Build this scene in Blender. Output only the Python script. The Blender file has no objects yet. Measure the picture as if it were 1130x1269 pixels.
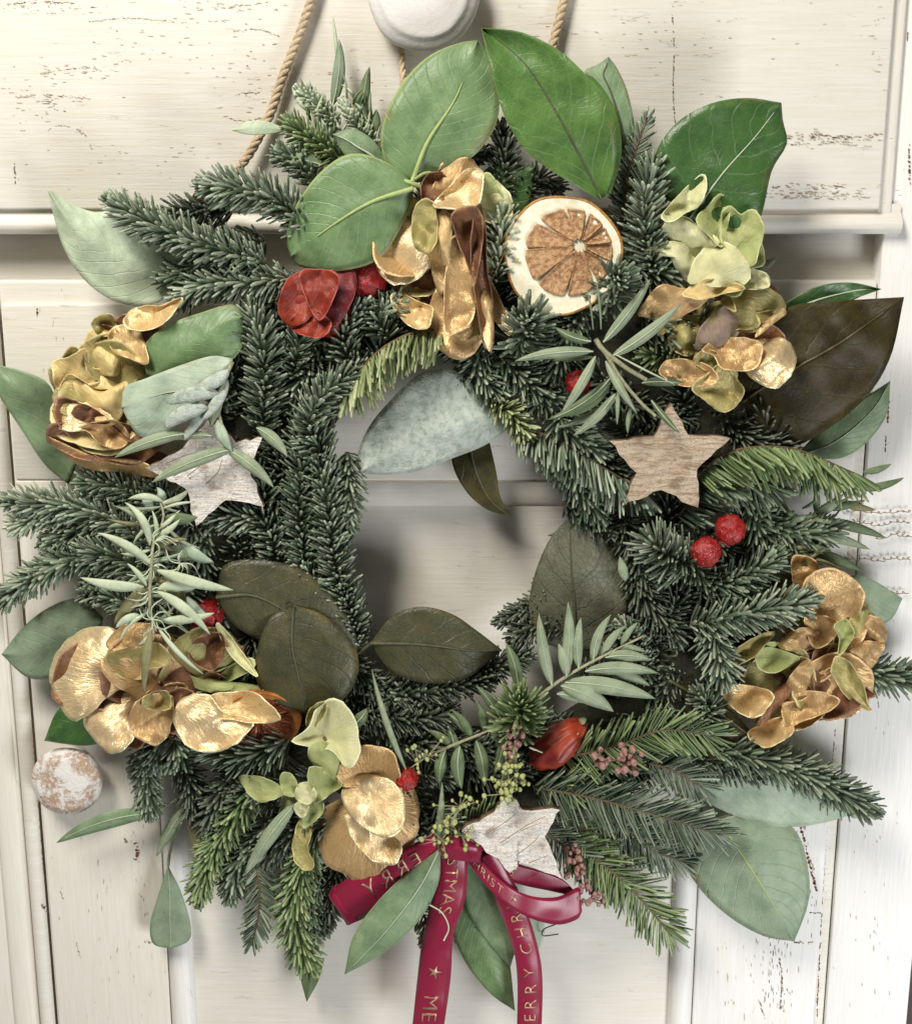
import bpy, bmesh, math, random
import numpy as np
from mathutils import Vector, Matrix, noise as mnoise

# ------------------------------------------------------------------ camera, light, exposure
SC = bpy.context.scene
COL = SC.collection
F = 1700.0            # focal length in photo pixels
S = 0.00045           # metres per photo pixel on the door
TILT = math.radians(14.0)
CX, CY = 565.0, 634.5
RANGE = F * S
CAM = np.array([0.0, -RANGE * math.cos(TILT), RANGE * math.sin(TILT)])

cd = bpy.data.cameras.new('camera'); cam = bpy.data.objects.new('camera', cd); COL.objects.link(cam)
cd.sensor_fit = 'HORIZONTAL'; cd.sensor_width = 36.0; cd.lens = 36.0 * F / 1130.0
cd.clip_start = 0.01; cd.clip_end = 50
cam.location = CAM; cam.rotation_euler = (math.pi / 2 - TILT, 0, 0)
SC.camera = cam

w = bpy.data.worlds.new('World'); SC.world = w; w.use_nodes = True
w.node_tree.nodes['Background'].inputs[0].default_value = (1.0, 0.97, 0.93, 1)
w.node_tree.nodes['Background'].inputs[1].default_value = 0.135

def area_lamp(name, loc, target, size, energy, col, sy=None):
    l = bpy.data.lights.new(name, 'AREA'); l.energy = energy; l.color = col
    l.shape = 'RECTANGLE'; l.size = size; l.size_y = sy or size
    o = bpy.data.objects.new(name, l); COL.objects.link(o)
    o.location = loc
    o.rotation_euler = (Vector(target) - Vector(loc)).to_track_quat('-Z', 'Y').to_euler()
    return o
area_lamp('window_light', (-0.50, -0.82, 1.10), (-0.05, 0, 0.05), 0.36, 24.0, (1.0, 0.96, 0.89), 0.55)
area_lamp('low_window_light', (0.70, -0.85, -0.66), (0.12, 0, -0.22), 0.42, 10.5, (0.93, 0.96, 1.0), 0.5)

SC.view_settings.view_transform = 'Standard'; SC.view_settings.look = 'None'
SC.view_settings.exposure = 0.10; SC.view_settings.gamma = 1.0

# ------------------------------------------------------------------ mapping
def P(x, y, z=0.0):
    """point seen at photo pixel (x,y), standing z pixels (z*S metres) proud of the door"""
    x = np.asarray(x, float); y = np.asarray(y, float); z = np.asarray(z, float)
    dx = (x - CX) / F; dy = -(y - CY) / F
    ct, st = math.cos(TILT), math.sin(TILT)
    # camera axes in world: right (1,0,0); up (0, st, ct); forward (0, ct, -st)
    Y = dy * st + ct; Z = dy * ct - st
    t = (-z * S - CAM[1]) / Y
    return np.stack(np.broadcast_arrays(t * dx, CAM[1] + t * Y, CAM[2] + t * Z), -1)
def P1(x, y, z=0.0): return P(x, y, z)

def loc_scale(z): return S * (1 - z / F)

# ------------------------------------------------------------------ object helpers
def newobj(name, mesh, parent=None, mat=None):
    o = bpy.data.objects.new(name, mesh); COL.objects.link(o)
    if parent is not None: o.parent = parent
    if mat is not None and mesh is not None and not mesh.materials: mesh.materials.append(mat)
    return o
def tag(o, label=None, cat=None, group=None, kind=None):
    if label: o['label'] = label
    if cat: o['category'] = cat
    if group: o['group'] = group
    if kind: o['kind'] = kind
    return o
def empty(name, label, cat, group=None):
    o = bpy.data.objects.new(name, None); COL.objects.link(o); o.empty_display_size = 0.01
    return tag(o, label, cat, group)
def mesh_np(name, V, Fq, Ft=None, uv=None, col=None, smooth=True):
    """V (n,3); Fq (m,4) quads; Ft (k,3) tris"""
    V = np.asarray(V, np.float32)
    parts = []; tot = []
    if Fq is not None and len(Fq): Fq = np.asarray(Fq, np.int32); parts.append(Fq.ravel()); tot.append(np.full(len(Fq), 4, np.int32))
    if Ft is not None and len(Ft): Ft = np.asarray(Ft, np.int32); parts.append(Ft.ravel()); tot.append(np.full(len(Ft), 3, np.int32))
    loops = np.concatenate(parts); tot = np.concatenate(tot)
    me = bpy.data.meshes.new(name)
    me.vertices.add(len(V)); me.vertices.foreach_set('co', V.ravel())
    me.loops.add(len(loops)); me.loops.foreach_set('vertex_index', loops)
    me.polygons.add(len(tot)); st = np.concatenate([[0], np.cumsum(tot)[:-1]]).astype(np.int32)
    me.polygons.foreach_set('loop_start', st); me.polygons.foreach_set('loop_total', tot)
    if smooth: me.polygons.foreach_set('use_smooth', np.ones(len(tot), bool))
    me.update(calc_edges=True)
    if uv is not None:
        l = me.uv_layers.new(name='UVMap'); l.data.foreach_set('uv', np.asarray(uv, np.float32)[loops].ravel())
    if col is not None:
        a = me.color_attributes.new('tone', 'FLOAT_COLOR', 'POINT')
        c = np.ones((len(V), 4), np.float32); c[:, :3] = col
        a.data.foreach_set('color', c.ravel())
    me.validate()
    return me
def catmull(pts, n, closed=False):
    p = np.asarray(pts, float); m = len(p)
    if closed: q = np.vstack([p[-1], p, p[0], p[1]]); segs = m
    else:
        if m == 2: 
            t = np.linspace(0, 1, n)[:, None]; return p[0] * (1 - t) + p[1] * t
        q = np.vstack([2 * p[0] - p[1], p, 2 * p[-1] - p[-2]]); segs = m - 1
    dense = []
    for i in range(segs):
        a, b, c, d = q[i:i + 4]; t = np.linspace(0, 1, 12, endpoint=False)[:, None]
        dense.append(0.5 * ((2 * b) + (c - a) * t + (2 * a - 5 * b + 4 * c - d) * t**2 + (-a + 3 * b - 3 * c + d) * t**3))
    if not closed: dense.append(p[-1:])
    else: dense.append(p[:1])
    D = np.vstack(dense); L = np.concatenate([[0], np.cumsum(np.linalg.norm(np.diff(D, axis=0), axis=1))])
    s = np.linspace(0, L[-1], n, endpoint=not closed)
    return np.stack([np.interp(s, L, D[:, k]) for k in range(D.shape[1])], -1)
def grid_faces(nu, nv, wrap=False):
    i, j = np.meshgrid(np.arange(nu - 1), np.arange(nv if wrap else nv - 1), indexing='ij'); i = i.ravel(); j = j.ravel()
    j2 = (j + 1) % nv
    return np.stack([i * nv + j, (i + 1) * nv + j, (i + 1) * nv + j2, i * nv + j2], -1)
def frames(C):
    T = np.gradient(C, axis=0); T /= np.linalg.norm(T, axis=1)[:, None] + 1e-12
    V = np.array([0, -1.0, 0.0]) + 0 * T
    bad = np.abs(T[:, 1]) > 0.97
    V[bad] = [1.0, 0, 0]
    if bad.mean() > 0.4: V[:] = [1.0, 0, 0]
    N1 = V - T * (V * T).sum(1)[:, None]; N1 /= np.linalg.norm(N1, axis=1)[:, None] + 1e-12
    N2 = np.cross(T, N1)
    return T, N1, N2
def tube_mesh(name, C, R, k=6, caps=True):
    C = np.asarray(C, float); n = len(C); R = np.broadcast_to(R, (n,))
    T, A, B = frames(C)
    an = np.linspace(0, 2 * math.pi, k, endpoint=False)
    V = C[:, None] + R[:, None, None] * (np.cos(an)[None, :, None] * A[:, None] + np.sin(an)[None, :, None] * B[:, None])
    V = V.reshape(-1, 3); Fq = grid_faces(n, k, True); Ft = None
    if caps:
        V = np.vstack([V, C[:1], C[-1:]]); a = n * k; j = np.arange(k)
        Ft = np.vstack([np.stack([(j + 1) % k, j, np.full(k, a)], -1), np.stack([(n - 1) * k + j, (n - 1) * k + (j + 1) % k, np.full(k, a + 1)], -1)])
    return mesh_np(name, V, Fq, Ft)
def pxcurve(pts, n):
    c = catmull(pts, n); return P(c[:, 0], c[:, 1], c[:, 2])
def tube(name, pts, r0, r1, mat, parent=None, n=None, k=6):
    n = n or max(4, 4 * len(pts))
    C = pxcurve(pts, n); R = np.linspace(r0, r1, n) * S
    return newobj(name, tube_mesh(name, C, R, k), parent, mat)

# ------------------------------------------------------------------ materials
class NT:
    def __init__(s, name):
        s.m = bpy.data.materials.new(name); s.m.use_nodes = True; s.t = s.m.node_tree; s.b = s.t.nodes['Principled BSDF']
    def n(s, ty, ins=None, **kw):
        o = s.t.nodes.new(ty)
        for k, v in kw.items(): setattr(o, k, v)
        for k, v in (ins or {}).items(): s.put(o.inputs[k], v)
        return o
    def put(s, sock, v):
        if isinstance(v, bpy.types.NodeSocket): s.t.links.new(v, sock)
        elif isinstance(v, bpy.types.Node): s.t.links.new(v.outputs[0], sock)
        else:
            if hasattr(sock.default_value, '__len__') and len(sock.default_value) == 4 and len(v) == 3: v = (*v, 1)
            sock.default_value = v
    def math(s, op, a, b=None, c=None):
        o = s.n('ShaderNodeMath', operation=op); s.put(o.inputs[0], a)
        if b is not None: s.put(o.inputs[1], b)
        if c is not None: s.put(o.inputs[2], c)
        return o.outputs[0]
    def mix(s, f, a, b, bt='MIX'):
        o = s.n('ShaderNodeMix', data_type='RGBA', blend_type=bt); s.put(o.inputs[0], f); s.put(o.inputs[6], a); s.put(o.inputs[7], b); return o.outputs[2]
    def noise(s, vec, scale, detail=3, rough=.55, dist=0):
        return s.n('ShaderNodeTexNoise', {'Vector': vec, 'Scale': scale, 'Detail': detail, 'Roughness': rough, 'Distortion': dist}).outputs[0]
    def step(s, v, lo, hi, a=0., b=1.):
        return s.n('ShaderNodeMapRange', {0: v, 1: lo, 2: hi, 3: a, 4: b}, interpolation_type='SMOOTHSTEP').outputs[0]
    def geo(s, scale=(1, 1, 1)):
        tc = s.n('ShaderNodeTexCoord'); mp = s.n('ShaderNodeMapping', {0: tc.outputs['Object'], 3: scale}); return mp.outputs[0]
    def bump(s, h, st=.3, dist=.001):
        o = s.n('ShaderNodeBump', {'Height': h, 'Strength': st, 'Distance': dist}); s.put(s.b.inputs['Normal'], o.outputs[0])
    def set(s, **k):
        for a, v in k.items(): s.put(s.b.inputs[a.replace('_', ' ')], v)
        return s.m

def leaf_mat(name, base, dark, vein, rough=.45, nveins=9, kang=2.2, vs=.5, rim=.5, crack=.0, spec=.4, coat=0., mott=7):
    t = NT(name); uv = t.n('ShaderNodeUVMap'); sp = t.n('ShaderNodeSeparateXYZ', {0: uv.outputs[0]})
    g = t.geo(); u, v = sp.outputs[0], sp.outputs[1]
    av = t.math('MULTIPLY', t.math('ABSOLUTE', t.math('SUBTRACT', v, .5)), 2.)
    wob = t.math('MULTIPLY', t.noise(g, 90, 2), .6)
    sft = t.math('ADD', t.math('SUBTRACT', t.math('MULTIPLY', u, nveins), t.math('MULTIPLY', av, kang)), wob)
    wv = t.math('MULTIPLY', t.math('ABSOLUTE', t.math('SUBTRACT', t.math('FRACT', t.math('ADD', sft, 20.)), .5)), 2.)
    vm = t.step(wv, .86, 1.0)
    n1 = t.noise(g, mott * 12, 4, .6)
    c = t.mix(t.step(n1, .38, .68), base, dark)
    n2 = t.noise(g, 900, 3, .7)
    c = t.mix(t.math('MULTIPLY', t.step(n2, .45, .75), .22), c, [min(1, q * 1.5 + .03) for q in base])
    spots = t.step(t.noise(g, 260, 2, .5), .70, .76)
    c = t.mix(t.math('MULTIPLY', spots, .45), c, (.09, .055, .02))
    c = t.mix(t.math('MULTIPLY', vm, vs), c, vein)
    c = t.mix(t.math('MULTIPLY', t.step(av, .93, .985), rim), c, vein)
    dry = t.math('MULTIPLY', t.step(av, .72, 1.), t.step(t.noise(g, 34, 3, .6), .52, .66))
    c = t.mix(t.math('MULTIPLY', dry, .45), c, (.26, .17, .05))
    bloom = t.step(t.noise(g, 48, 4, .7, .8), .48, .70)
    c = t.mix(t.math('MULTIPLY', bloom, .20), c, [min(1, q * 1.7 + .05) for q in base])
    vor = t.n('ShaderNodeTexVoronoi', {'Vector': g, 'Scale': 330.}, feature='DISTANCE_TO_EDGE').outputs[0]
    cr = t.step(vor, 0., .12)
    h = t.math('ADD', t.math('MULTIPLY', vm, -.6), t.math('ADD', t.math('MULTIPLY', cr, .07 + crack * .4), t.math('MULTIPLY', n1, .8)))
    if crack: c = t.mix(t.math('MULTIPLY', t.math('SUBTRACT', 1., cr), crack * .5), c, vein)
    t.bump(h, .35, .0012)
    return t.set(Base_Color=c, Roughness=t.math('ADD', rough, t.math('MULTIPLY', n2, .15)), Specular_IOR_Level=spec, Coat_Weight=coat, Coat_Roughness=.3)

def petal_mat(name, gold, other, frac, metal=.8, rough=.36, vein=(.2, .1, .03), vs=.35):
    t = NT(name); uv = t.n('ShaderNodeUVMap'); sp = t.n('ShaderNodeSeparateXYZ', {0: uv.outputs[0]}); g = t.geo()
    ang = t.math('ARCTAN2', sp.outputs[1], sp.outputs[0])
    rad = t.n('ShaderNodeVectorMath', {0: uv.outputs[0]}, operation='LENGTH').outputs['Value']
    cv = t.n('ShaderNodeCombineXYZ', {0: t.math('MULTIPLY', ang, 5.5), 1: t.math('MULTIPLY', rad, .9), 2: 0.})
    st = t.noise(cv, 4.0, 4, .65, .4); fine = t.noise(g, 500, 4, .7); big = t.noise(g, 75, 3, .6)
    f = t.step(t.math('ADD', t.math('MULTIPLY', st, .45), t.math('MULTIPLY', big, .55)), frac - .20, frac + .20)
    c = t.mix(f, gold, other)
    vm = t.step(st, .56, .70)
    c = t.mix(t.math('MULTIPLY', vm, vs), c, vein)
    flake = t.math('MULTIPLY', t.step(fine, .60, .70), t.step(big, .48, .60))
    c = t.mix(t.math('MULTIPLY', flake, .12), c, [q * .45 for q in other])
    mt = t.math('MULTIPLY', t.math('SUBTRACT', 1., t.math('MULTIPLY', f, .9)), t.math('SUBTRACT', metal, t.math('MULTIPLY', flake, .15)))
    vor = t.n('ShaderNodeTexVoronoi', {'Vector': g, 'Scale': 420.}, feature='DISTANCE_TO_EDGE').outputs[0]
    ea = t.n('ShaderNodeVertexColor', layer_name='tone').outputs[0]; es = t.n('ShaderNodeSeparateXYZ', {0: ea}).outputs[0]
    er = t.step(t.math('ADD', es, t.math('MULTIPLY', fine, .03)), .955, .995)
    c = t.mix(t.math('MULTIPLY', er, .55), c, [min(1, q * 1.3 + .12) for q in gold])
    t.bump(t.math('ADD', t.math('MULTIPLY', st, 1.5), t.math('ADD', t.math('MULTIPLY', big, .9), t.math('MULTIPLY', fine, .02))), .36, .0022)
    return t.set(Base_Color=c, Metallic=mt, Roughness=t.math('ADD', rough - .04, t.math('MULTIPLY', big, .14)))

def flat_mat(name, c1, c2, scale=200, rough=.6, bump=.3, metal=0., spec=.4, stretch=(1, 1, 1), dist=.0008, sheen=0.):
    t = NT(name); g = t.geo(stretch); n = t.noise(g, scale, 4, .65)
    t.bump(n, bump, dist)
    return t.set(Base_Color=t.mix(t.step(n, .35, .65), c1, c2), Roughness=rough, Metallic=metal, Specular_IOR_Level=spec, Sheen_Weight=sheen)

def needle_mat():
    t = NT('fir_needles'); a = t.n('ShaderNodeVertexColor', layer_name='tone'); g = t.geo()
    n = t.noise(g, 600, 2)
    t.bump(n, .2, .0004)
    return t.set(Base_Color=t.mix(t.math('MULTIPLY', n, .25), a.outputs[0], (.03, .045, .025)), Roughness=.42, Specular_IOR_Level=.6)

def bark_mat(name, c1, c2, c3, sx=1, wood=0.):
    t = NT(name); g = t.geo((1, 1, 1)); gs = t.geo((.35, 1, 1.8))
    n = t.noise(gs, 260, 5, .7, .8); f = t.noise(g, 900, 3, .7); b = t.noise(g, 90, 3)
    c = t.mix(t.step(n, .45, .62), c1, c2)
    c = t.mix(t.math('MULTIPLY', t.step(f, .56, .66), .6), c, c3)
    c = t.mix(t.math('MULTIPLY', t.step(b, .55, .68), .5 + wood), c, c3)
    t.bump(t.math('ADD', n, t.math('MULTIPLY', f, .5)), 1., .0026)
    return t.set(Base_Color=c, Roughness=.8)

def paint_mat(name, horiz, base=(.79, .755, .68), wear=1.0, wseed=0.):
    t = NT(name); tc = t.n('ShaderNodeTexCoord')
    sc = (1, 1, 22) if horiz else (22, 1, 1)
    mp = t.n('ShaderNodeMapping', {0: tc.outputs['Object'], 1: (wseed, 0, wseed * .7), 3: sc}).outputs[0]
    sc2 = (1, 1, 6) if horiz else (6, 1, 1)
    mp2 = t.n('ShaderNodeMapping', {0: tc.outputs['Object'], 1: (wseed * 1.3, 0, wseed), 3: sc2}).outputs[0]
    g = t.geo()
    gr = t.noise(mp, 30, 6, .65, .2)       # brush strokes
    ch = t.noise(mp2, 55, 5, .7, .3)        # chips
    bg = t.noise(g, 9, 4, .6); fine = t.noise(mp2, 420, 3, .6)
    c = t.mix(t.step(gr, .3, .7), base, [base[0] * .93, base[1] * .91, base[2] * .86])
    c = t.mix(t.math('MULTIPLY', t.step(bg, .45, .75), .30), c, (base[0] * .86, base[1] * .80, base[2] * .66))
    msk = t.math('MULTIPLY', t.step(ch, .60, .68), t.step(bg, .42, .56))
    msk = t.math('MULTIPLY', msk, t.step(fine, .44, .56))
    c = t.mix(t.math('MULTIPLY', msk, .60 * wear), c, (.30, .22, .15))
    st = t.step(t.noise(g, 38, 5, .7, .6), .70, .80)
    c = t.mix(t.math('MULTIPLY', st, .35 * wear), c, (.45, .33, .20))
    t.bump(t.math('ADD', t.math('MULTIPLY', gr, .8), t.math('ADD', t.math('MULTIPLY', msk, -.8), t.math('MULTIPLY', fine, .15))), .28, .0009)
    return t.set(Base_Color=c, Roughness=t.math('ADD', .42, t.math('MULTIPLY', gr, .2)), Specular_IOR_Level=.35)

M = {}
def mk():
    M['needle'] = needle_mat()
    M['twig'] = flat_mat('fir_twig', (.10, .06, .03), (.16, .11, .05), 500)
    M['frame'] = flat_mat('shade_dark_moss', (.012, .014, .008), (.03, .028, .012), 160, .95, 1.0, dist=.004)  # moss darkened almost to black: shade of the gaps put into the colour
    # leaves
    M['euc'] = leaf_mat('eucalyptus_green', (.16, .25, .105), (.105, .18, .07), (.46, .52, .20), .38, 12, 3, .10, .55, spec=.5)
    M['laurel'] = leaf_mat('laurel_bright_green', (.085, .175, .035), (.05, .12, .025), (.16, .26, .07), .36, 8, 2.6, .45, .35, .2, .4, .1)
    M['deep'] = leaf_mat('deep_green_leaf', (.045, .115, .022), (.028, .08, .018), (.12, .20, .07), .33, 7, 2.2, .45, .35, .15, .5, .1)
    M['pale'] = leaf_mat('pale_grey_green_leaf', (.42, .50, .37), (.31, .40, .29), (.50, .56, .42), .5, 10, 3, .12, .5)
    M['pale_y'] = leaf_mat('pale_yellow_green_leaf', (.50, .57, .40), (.35, .43, .29), (.55, .6, .42), .5, 10, 3, .10, .4)
    M['blue'] = leaf_mat('blue_green_leaf', (.235, .30, .195), (.17, .235, .145), (.40, .47, .33), .45, 10, 3, .12, .4)
    M['mid'] = leaf_mat('mid_grey_green_leaf', (.20, .28, .15), (.135, .205, .105), (.38, .46, .28), .42, 11, 3, .14, .4)
    M['silver'] = leaf_mat('frosted_silver_leaf', (.50, .54, .47), (.27, .34, .28), (.55, .60, .50), .55, 10, 3, .25, .4, .9, .4, 0, 24)
    M['olive'] = leaf_mat('dull_olive_leaf', (.072, .068, .028), (.045, .048, .022), (.04, .036, .022), .36, 7, 2, .5, .35, .35)
    M['oliveg'] = leaf_mat('grey_olive_leaf', (.13, .13, .08), (.085, .085, .05), (.065, .06, .038), .45, 6, 2, .6, .35, .8)
    M['brown'] = leaf_mat('dark_brown_leaf', (.042, .032, .009), (.022, .015, .005), (.080, .072, .018), .42, 6, 2, .3, .3, .1, .2)
    M['bottle'] = leaf_mat('dark_bottle_leaf', (.055, .05, .015), (.03, .028, .01), (.13, .11, .03), .3, 6, 2, .2, .3)
    M['lance'] = leaf_mat('narrow_sage_leaf', (.30, .35, .22), (.21, .27, .16), (.46, .50, .34), .5, 14, 3, .05, .5)
    M['lance_d'] = leaf_mat('narrow_green_leaf', (.14, .19, .09), (.09, .13, .06), (.26, .32, .16), .5, 14, 3, .05, .4)
    M['lance_p'] = leaf_mat('narrow_pale_leaf', (.56, .62, .43), (.42, .49, .31), (.62, .66, .48), .5, 14, 3, .05, .4)
    M['lance_b'] = leaf_mat('narrow_tan_leaf', (.27, .25, .12), (.19, .18, .09), (.35, .32, .18), .5, 14, 3, .05, .4)
    M['rib'] = flat_mat('pale_rib', (.42, .50, .19), (.36, .44, .16), 400)
    M['rib_p'] = flat_mat('whitish_rib', (.52, .58, .42), (.44, .50, .34), 400)
    M['rib_d'] = flat_mat('dark_rib', (.10, .10, .05), (.07, .07, .04), 400)
    M['stem'] = flat_mat('sage_stem', (.40, .38, .24), (.28, .27, .15), 600)
    M['stem_r'] = flat_mat('reddish_stem', (.20, .09, .05), (.13, .07, .04), 600)
    # petals
    M['gold'] = petal_mat('gold_painted_petal', (.66, .44, .20), (.34, .20, .08), .54, .62, .40)
    M['goldp'] = petal_mat('pale_highlight_gold_petal', (.82, .60, .30), (.50, .31, .12), .56, .55, .42)  # pale gold, partly the petals' highlight put into the colour
    M['goldb'] = petal_mat('gold_white_sheen_petal', (.92, .72, .42), (.66, .42, .17), .58, .72, .34)  # white gleam of the bright petals painted in as a lighter gold
    M['goldg'] = petal_mat('gold_olive_petal', (.52, .40, .16), (.30, .29, .10), .48, .6, .45)
    M['bronze'] = petal_mat('bronze_petal', (.26, .12, .045), (.12, .05, .03), .5, .6, .42)
    M['cream'] = petal_mat('cream_petal', (.72, .68, .40), (.52, .53, .26), .5, .05, .6, (.5, .42, .22), .3)
    M['green'] = petal_mat('yellow_green_petal', (.44, .46, .19), (.32, .37, .13), .5, .05, .6, (.55, .52, .25), .35)
    M['redp'] = petal_mat('red_papery_skin', (.33, .042, .014), (.17, .014, .010), .52, .0, .40, (.12, .01, .01), .5)
    M['redd'] = petal_mat('dark_red_papery_skin', (.22, .02, .02), (.10, .012, .02), .5, .0, .38, (.35, .12, .10), .3)
    M['mauve'] = petal_mat('mauve_petal', (.22, .13, .13), (.30, .27, .12), .52, .05, .6, (.17, .07, .09), .4)
    M['yellow'] = petal_mat('yellow_gold_petal', (.80, .62, .28), (.60, .44, .18), .5, .35, .45, (.5, .33, .1), .3)
    M['bark_w'] = bark_mat('white_birch_bark', (.95, .91, .84), (.86, .76, .64), (.30, .18, .11))
    M['bark_p'] = bark_mat('pinkish_bark', (.68, .55, .40), (.44, .31, .20), (.26, .15, .09), wood=.2)
    M['bark_e'] = flat_mat('bark_edge', (.30, .19, .10), (.18, .10, .05), 300, .85, .6)
    M['peel'] = flat_mat('dried_peel', (.50, .26, .06), (.28, .12, .03), 420, .45, .6)
    M['peel_o'] = flat_mat('orange_peel', (.62, .22, .04), (.42, .12, .02), 300, .4, .5)
    M['pith'] = flat_mat('cream_pith', (.90, .86, .70), (.82, .74, .52), 240, .65, .4)
    M['pulp'] = flat_mat('dry_pulp', (.60, .37, .18), (.34, .16, .07), 420, .35, 1.0, stretch=(1, 1, 1), dist=.0016)
    M['pulp_d'] = flat_mat('dark_orange_pulp', (.26, .07, .015), (.14, .03, .01), 300, .2, .8, dist=.0015)
    M['pith_o'] = flat_mat('amber_pith', (.50, .22, .06), (.38, .14, .04), 240, .5, .4)
    M['berry'] = flat_mat('frosted_red_berry', (.48, .014, .012), (.26, .006, .008), 700, .45, .9, dist=.0006, sheen=.4)
    t = NT('frosted_berry_skin'); g = t.geo(); n = t.noise(g, 500, 4, .7); f = t.noise(g, 1400, 3, .7); bg = t.noise(g, 120, 2)
    c = t.mix(t.step(n, .4, .65), (.40, .014, .011), (.19, .005, .006)); c = t.mix(t.math('MULTIPLY', t.step(f, .56, .68), t.math('MULTIPLY', t.step(bg, .4, .6), .7)), c, (.75, .42, .40))
    t.bump(f, .6, .0006); M['berry'] = t.set(Base_Color=c, Roughness=.38)
    M['pod'] = flat_mat('glossy_red_pod', (.36, .045, .016), (.17, .014, .009), 60, .46, .5, spec=.4, dist=.0015)
    M['podd'] = flat_mat('dark_red_skin', (.20, .018, .02), (.10, .01, .02), 120, .4, .4, spec=.6, dist=.002)
    M['bud_y'] = flat_mat('yellow_green_bud', (.48, .50, .20), (.34, .38, .13), 500, .5)
    M['bud_p'] = flat_mat('pinkish_brown_bud', (.42, .24, .20), (.24, .11, .09), 700, .5)
    M['jute'] = flat_mat('jute', (.62, .49, .34), (.44, .33, .20), 900, .9, .8, stretch=(1, 1, 1), dist=.0006)
    t = NT('burgundy_satin'); g = t.geo(); n = t.noise(g, 1500, 2)
    t.bump(n, .12, .0003); M['ribbon'] = t.set(Base_Color=(.25, .007, .036), Roughness=.32, Specular_IOR_Level=.5, Sheen_Weight=.25, Sheen_Tint=(1, .35, .5), Anisotropic=.4)
    M['ink'] = flat_mat('gold_ink', (.62, .40, .26), (.50, .26, .17), 800, .4, .1, .4)
    M['wire'] = flat_mat('thin_wire', (.06, .06, .05), (.1, .1, .08), 400, .35, .1, .8)
    M['pw_h'] = paint_mat('cream_paint_horizontal_grain', True)
    M['pw_v'] = paint_mat('cream_paint_vertical_grain', False, wseed=3.)
    M['pw_w'] = paint_mat('lit_cream_paint_vertical_grain', False, (.84, .825, .80), 1.0, 7.)  # the cream paint again, whitened where light falls at the lower right
    M['pw_b'] = paint_mat('moulding_paint', True, (.76, .73, .66), .7, 9.)
    M['chip'] = flat_mat('bare_wood_chip', (.20, .14, .09), (.36, .28, .20), 700, .8, .5)
    M['chipl'] = flat_mat('faint_wear', (.58, .51, .40), (.42, .34, .25), 700, .8, .3)
    M['chipr'] = flat_mat('reddish_wood_chip', (.30, .08, .04), (.22, .10, .05), 700, .8, .5)
    M['dark'] = flat_mat('dark_wood', (.06, .035, .02), (.035, .02, .012), 100, .6, .3, stretch=(10, 1, 1))
    t = NT('worn_knob_paint'); g = t.geo(); n = t.noise(g, 75, 5, .7, .4); f = t.noise(g, 420, 4, .7)
    m = t.math('MULTIPLY', t.step(n, .45, .58), t.step(f, .35, .55))
    t.bump(t.math('SUBTRACT', f, m), .5, .0015); M['knob'] = t.set(Base_Color=t.mix(m, (.76, .72, .67), (.46, .30, .19)), Roughness=.5)
    t = NT('clean_knob_paint'); g = t.geo(); n = t.noise(g, 60, 5, .7, .4); f = t.noise(g, 420, 4, .7)
    m = t.math('MULTIPLY', t.step(n, .60, .68), t.step(f, .4, .55))
    t.bump(t.math('SUBTRACT', f, m), .3, .0010); M['knobc'] = t.set(Base_Color=t.mix(m, (.76, .74, .70), (.40, .28, .20)), Roughness=.3)
mk()

# ------------------------------------------------------------------ the cupboard
def WX(x, y, z=0): return float(P(x, y, z)[0])
def WZ(y, z=0): return float(P(565, y, z)[2])
def box(name, x0, x1, z0, z1, front, back, mat, parent, bev=.0012, seg=3):
    """x,z world; front/back in px proud of the door"""
    bm = bmesh.new(); bmesh.ops.create_cube(bm, size=1)
    yf, yb = -front * S, -back * S
    for v in bm.verts:
        v.co = Vector(((x0 + x1) / 2 + v.co.x * (x1 - x0), (yf + yb) / 2 + v.co.y * (yb - yf), (z0 + z1) / 2 + v.co.z * (z1 - z0)))
    if bev: bmesh.ops.bevel(bm, geom=list(bm.edges), offset=bev, segments=seg, affect='EDGES', profile=.5)
    me = bpy.data.meshes.new(name); bm.to_mesh(me); bm.free()
    for p in me.polygons: p.use_smooth = True
    o = newobj(name, me, parent, mat)
    try: me.set_sharp_from_angle(angle=math.radians(40))
    except Exception: pass
    return o
def sweep(name, a, b, prof, mat, parent, horiz):
    """profile (across, proud px) swept from a to b along x or z (world)"""
    prof = np.array(prof, float); n = 2; V = []
    for e in (a, b):
        for u, pr in prof:
            V.append((e, -pr * S, u) if horiz else (u, -pr * S, e))
    k = len(prof); Fq = [[i, i + 1, k + i + 1, k + i] for i in range(k - 1)]
    me = mesh_np(name, V, Fq)
    return newobj(name, me, parent, mat)
def arcprof(u0, u1, base, hgt, n=10):
    return [(u0 + (u1 - u0) * (1 - math.cos(math.pi * i / n)) / 2, base + hgt * math.sin(math.pi * i / n)) for i in range(n + 1)]

cup = empty('cupboard', 'cream painted cupboard with worn paint behind the wreath', 'cupboard')
xr = WX(1055, 800); xl = WX(33, 800); dt0 = WZ(347, 2)
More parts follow.
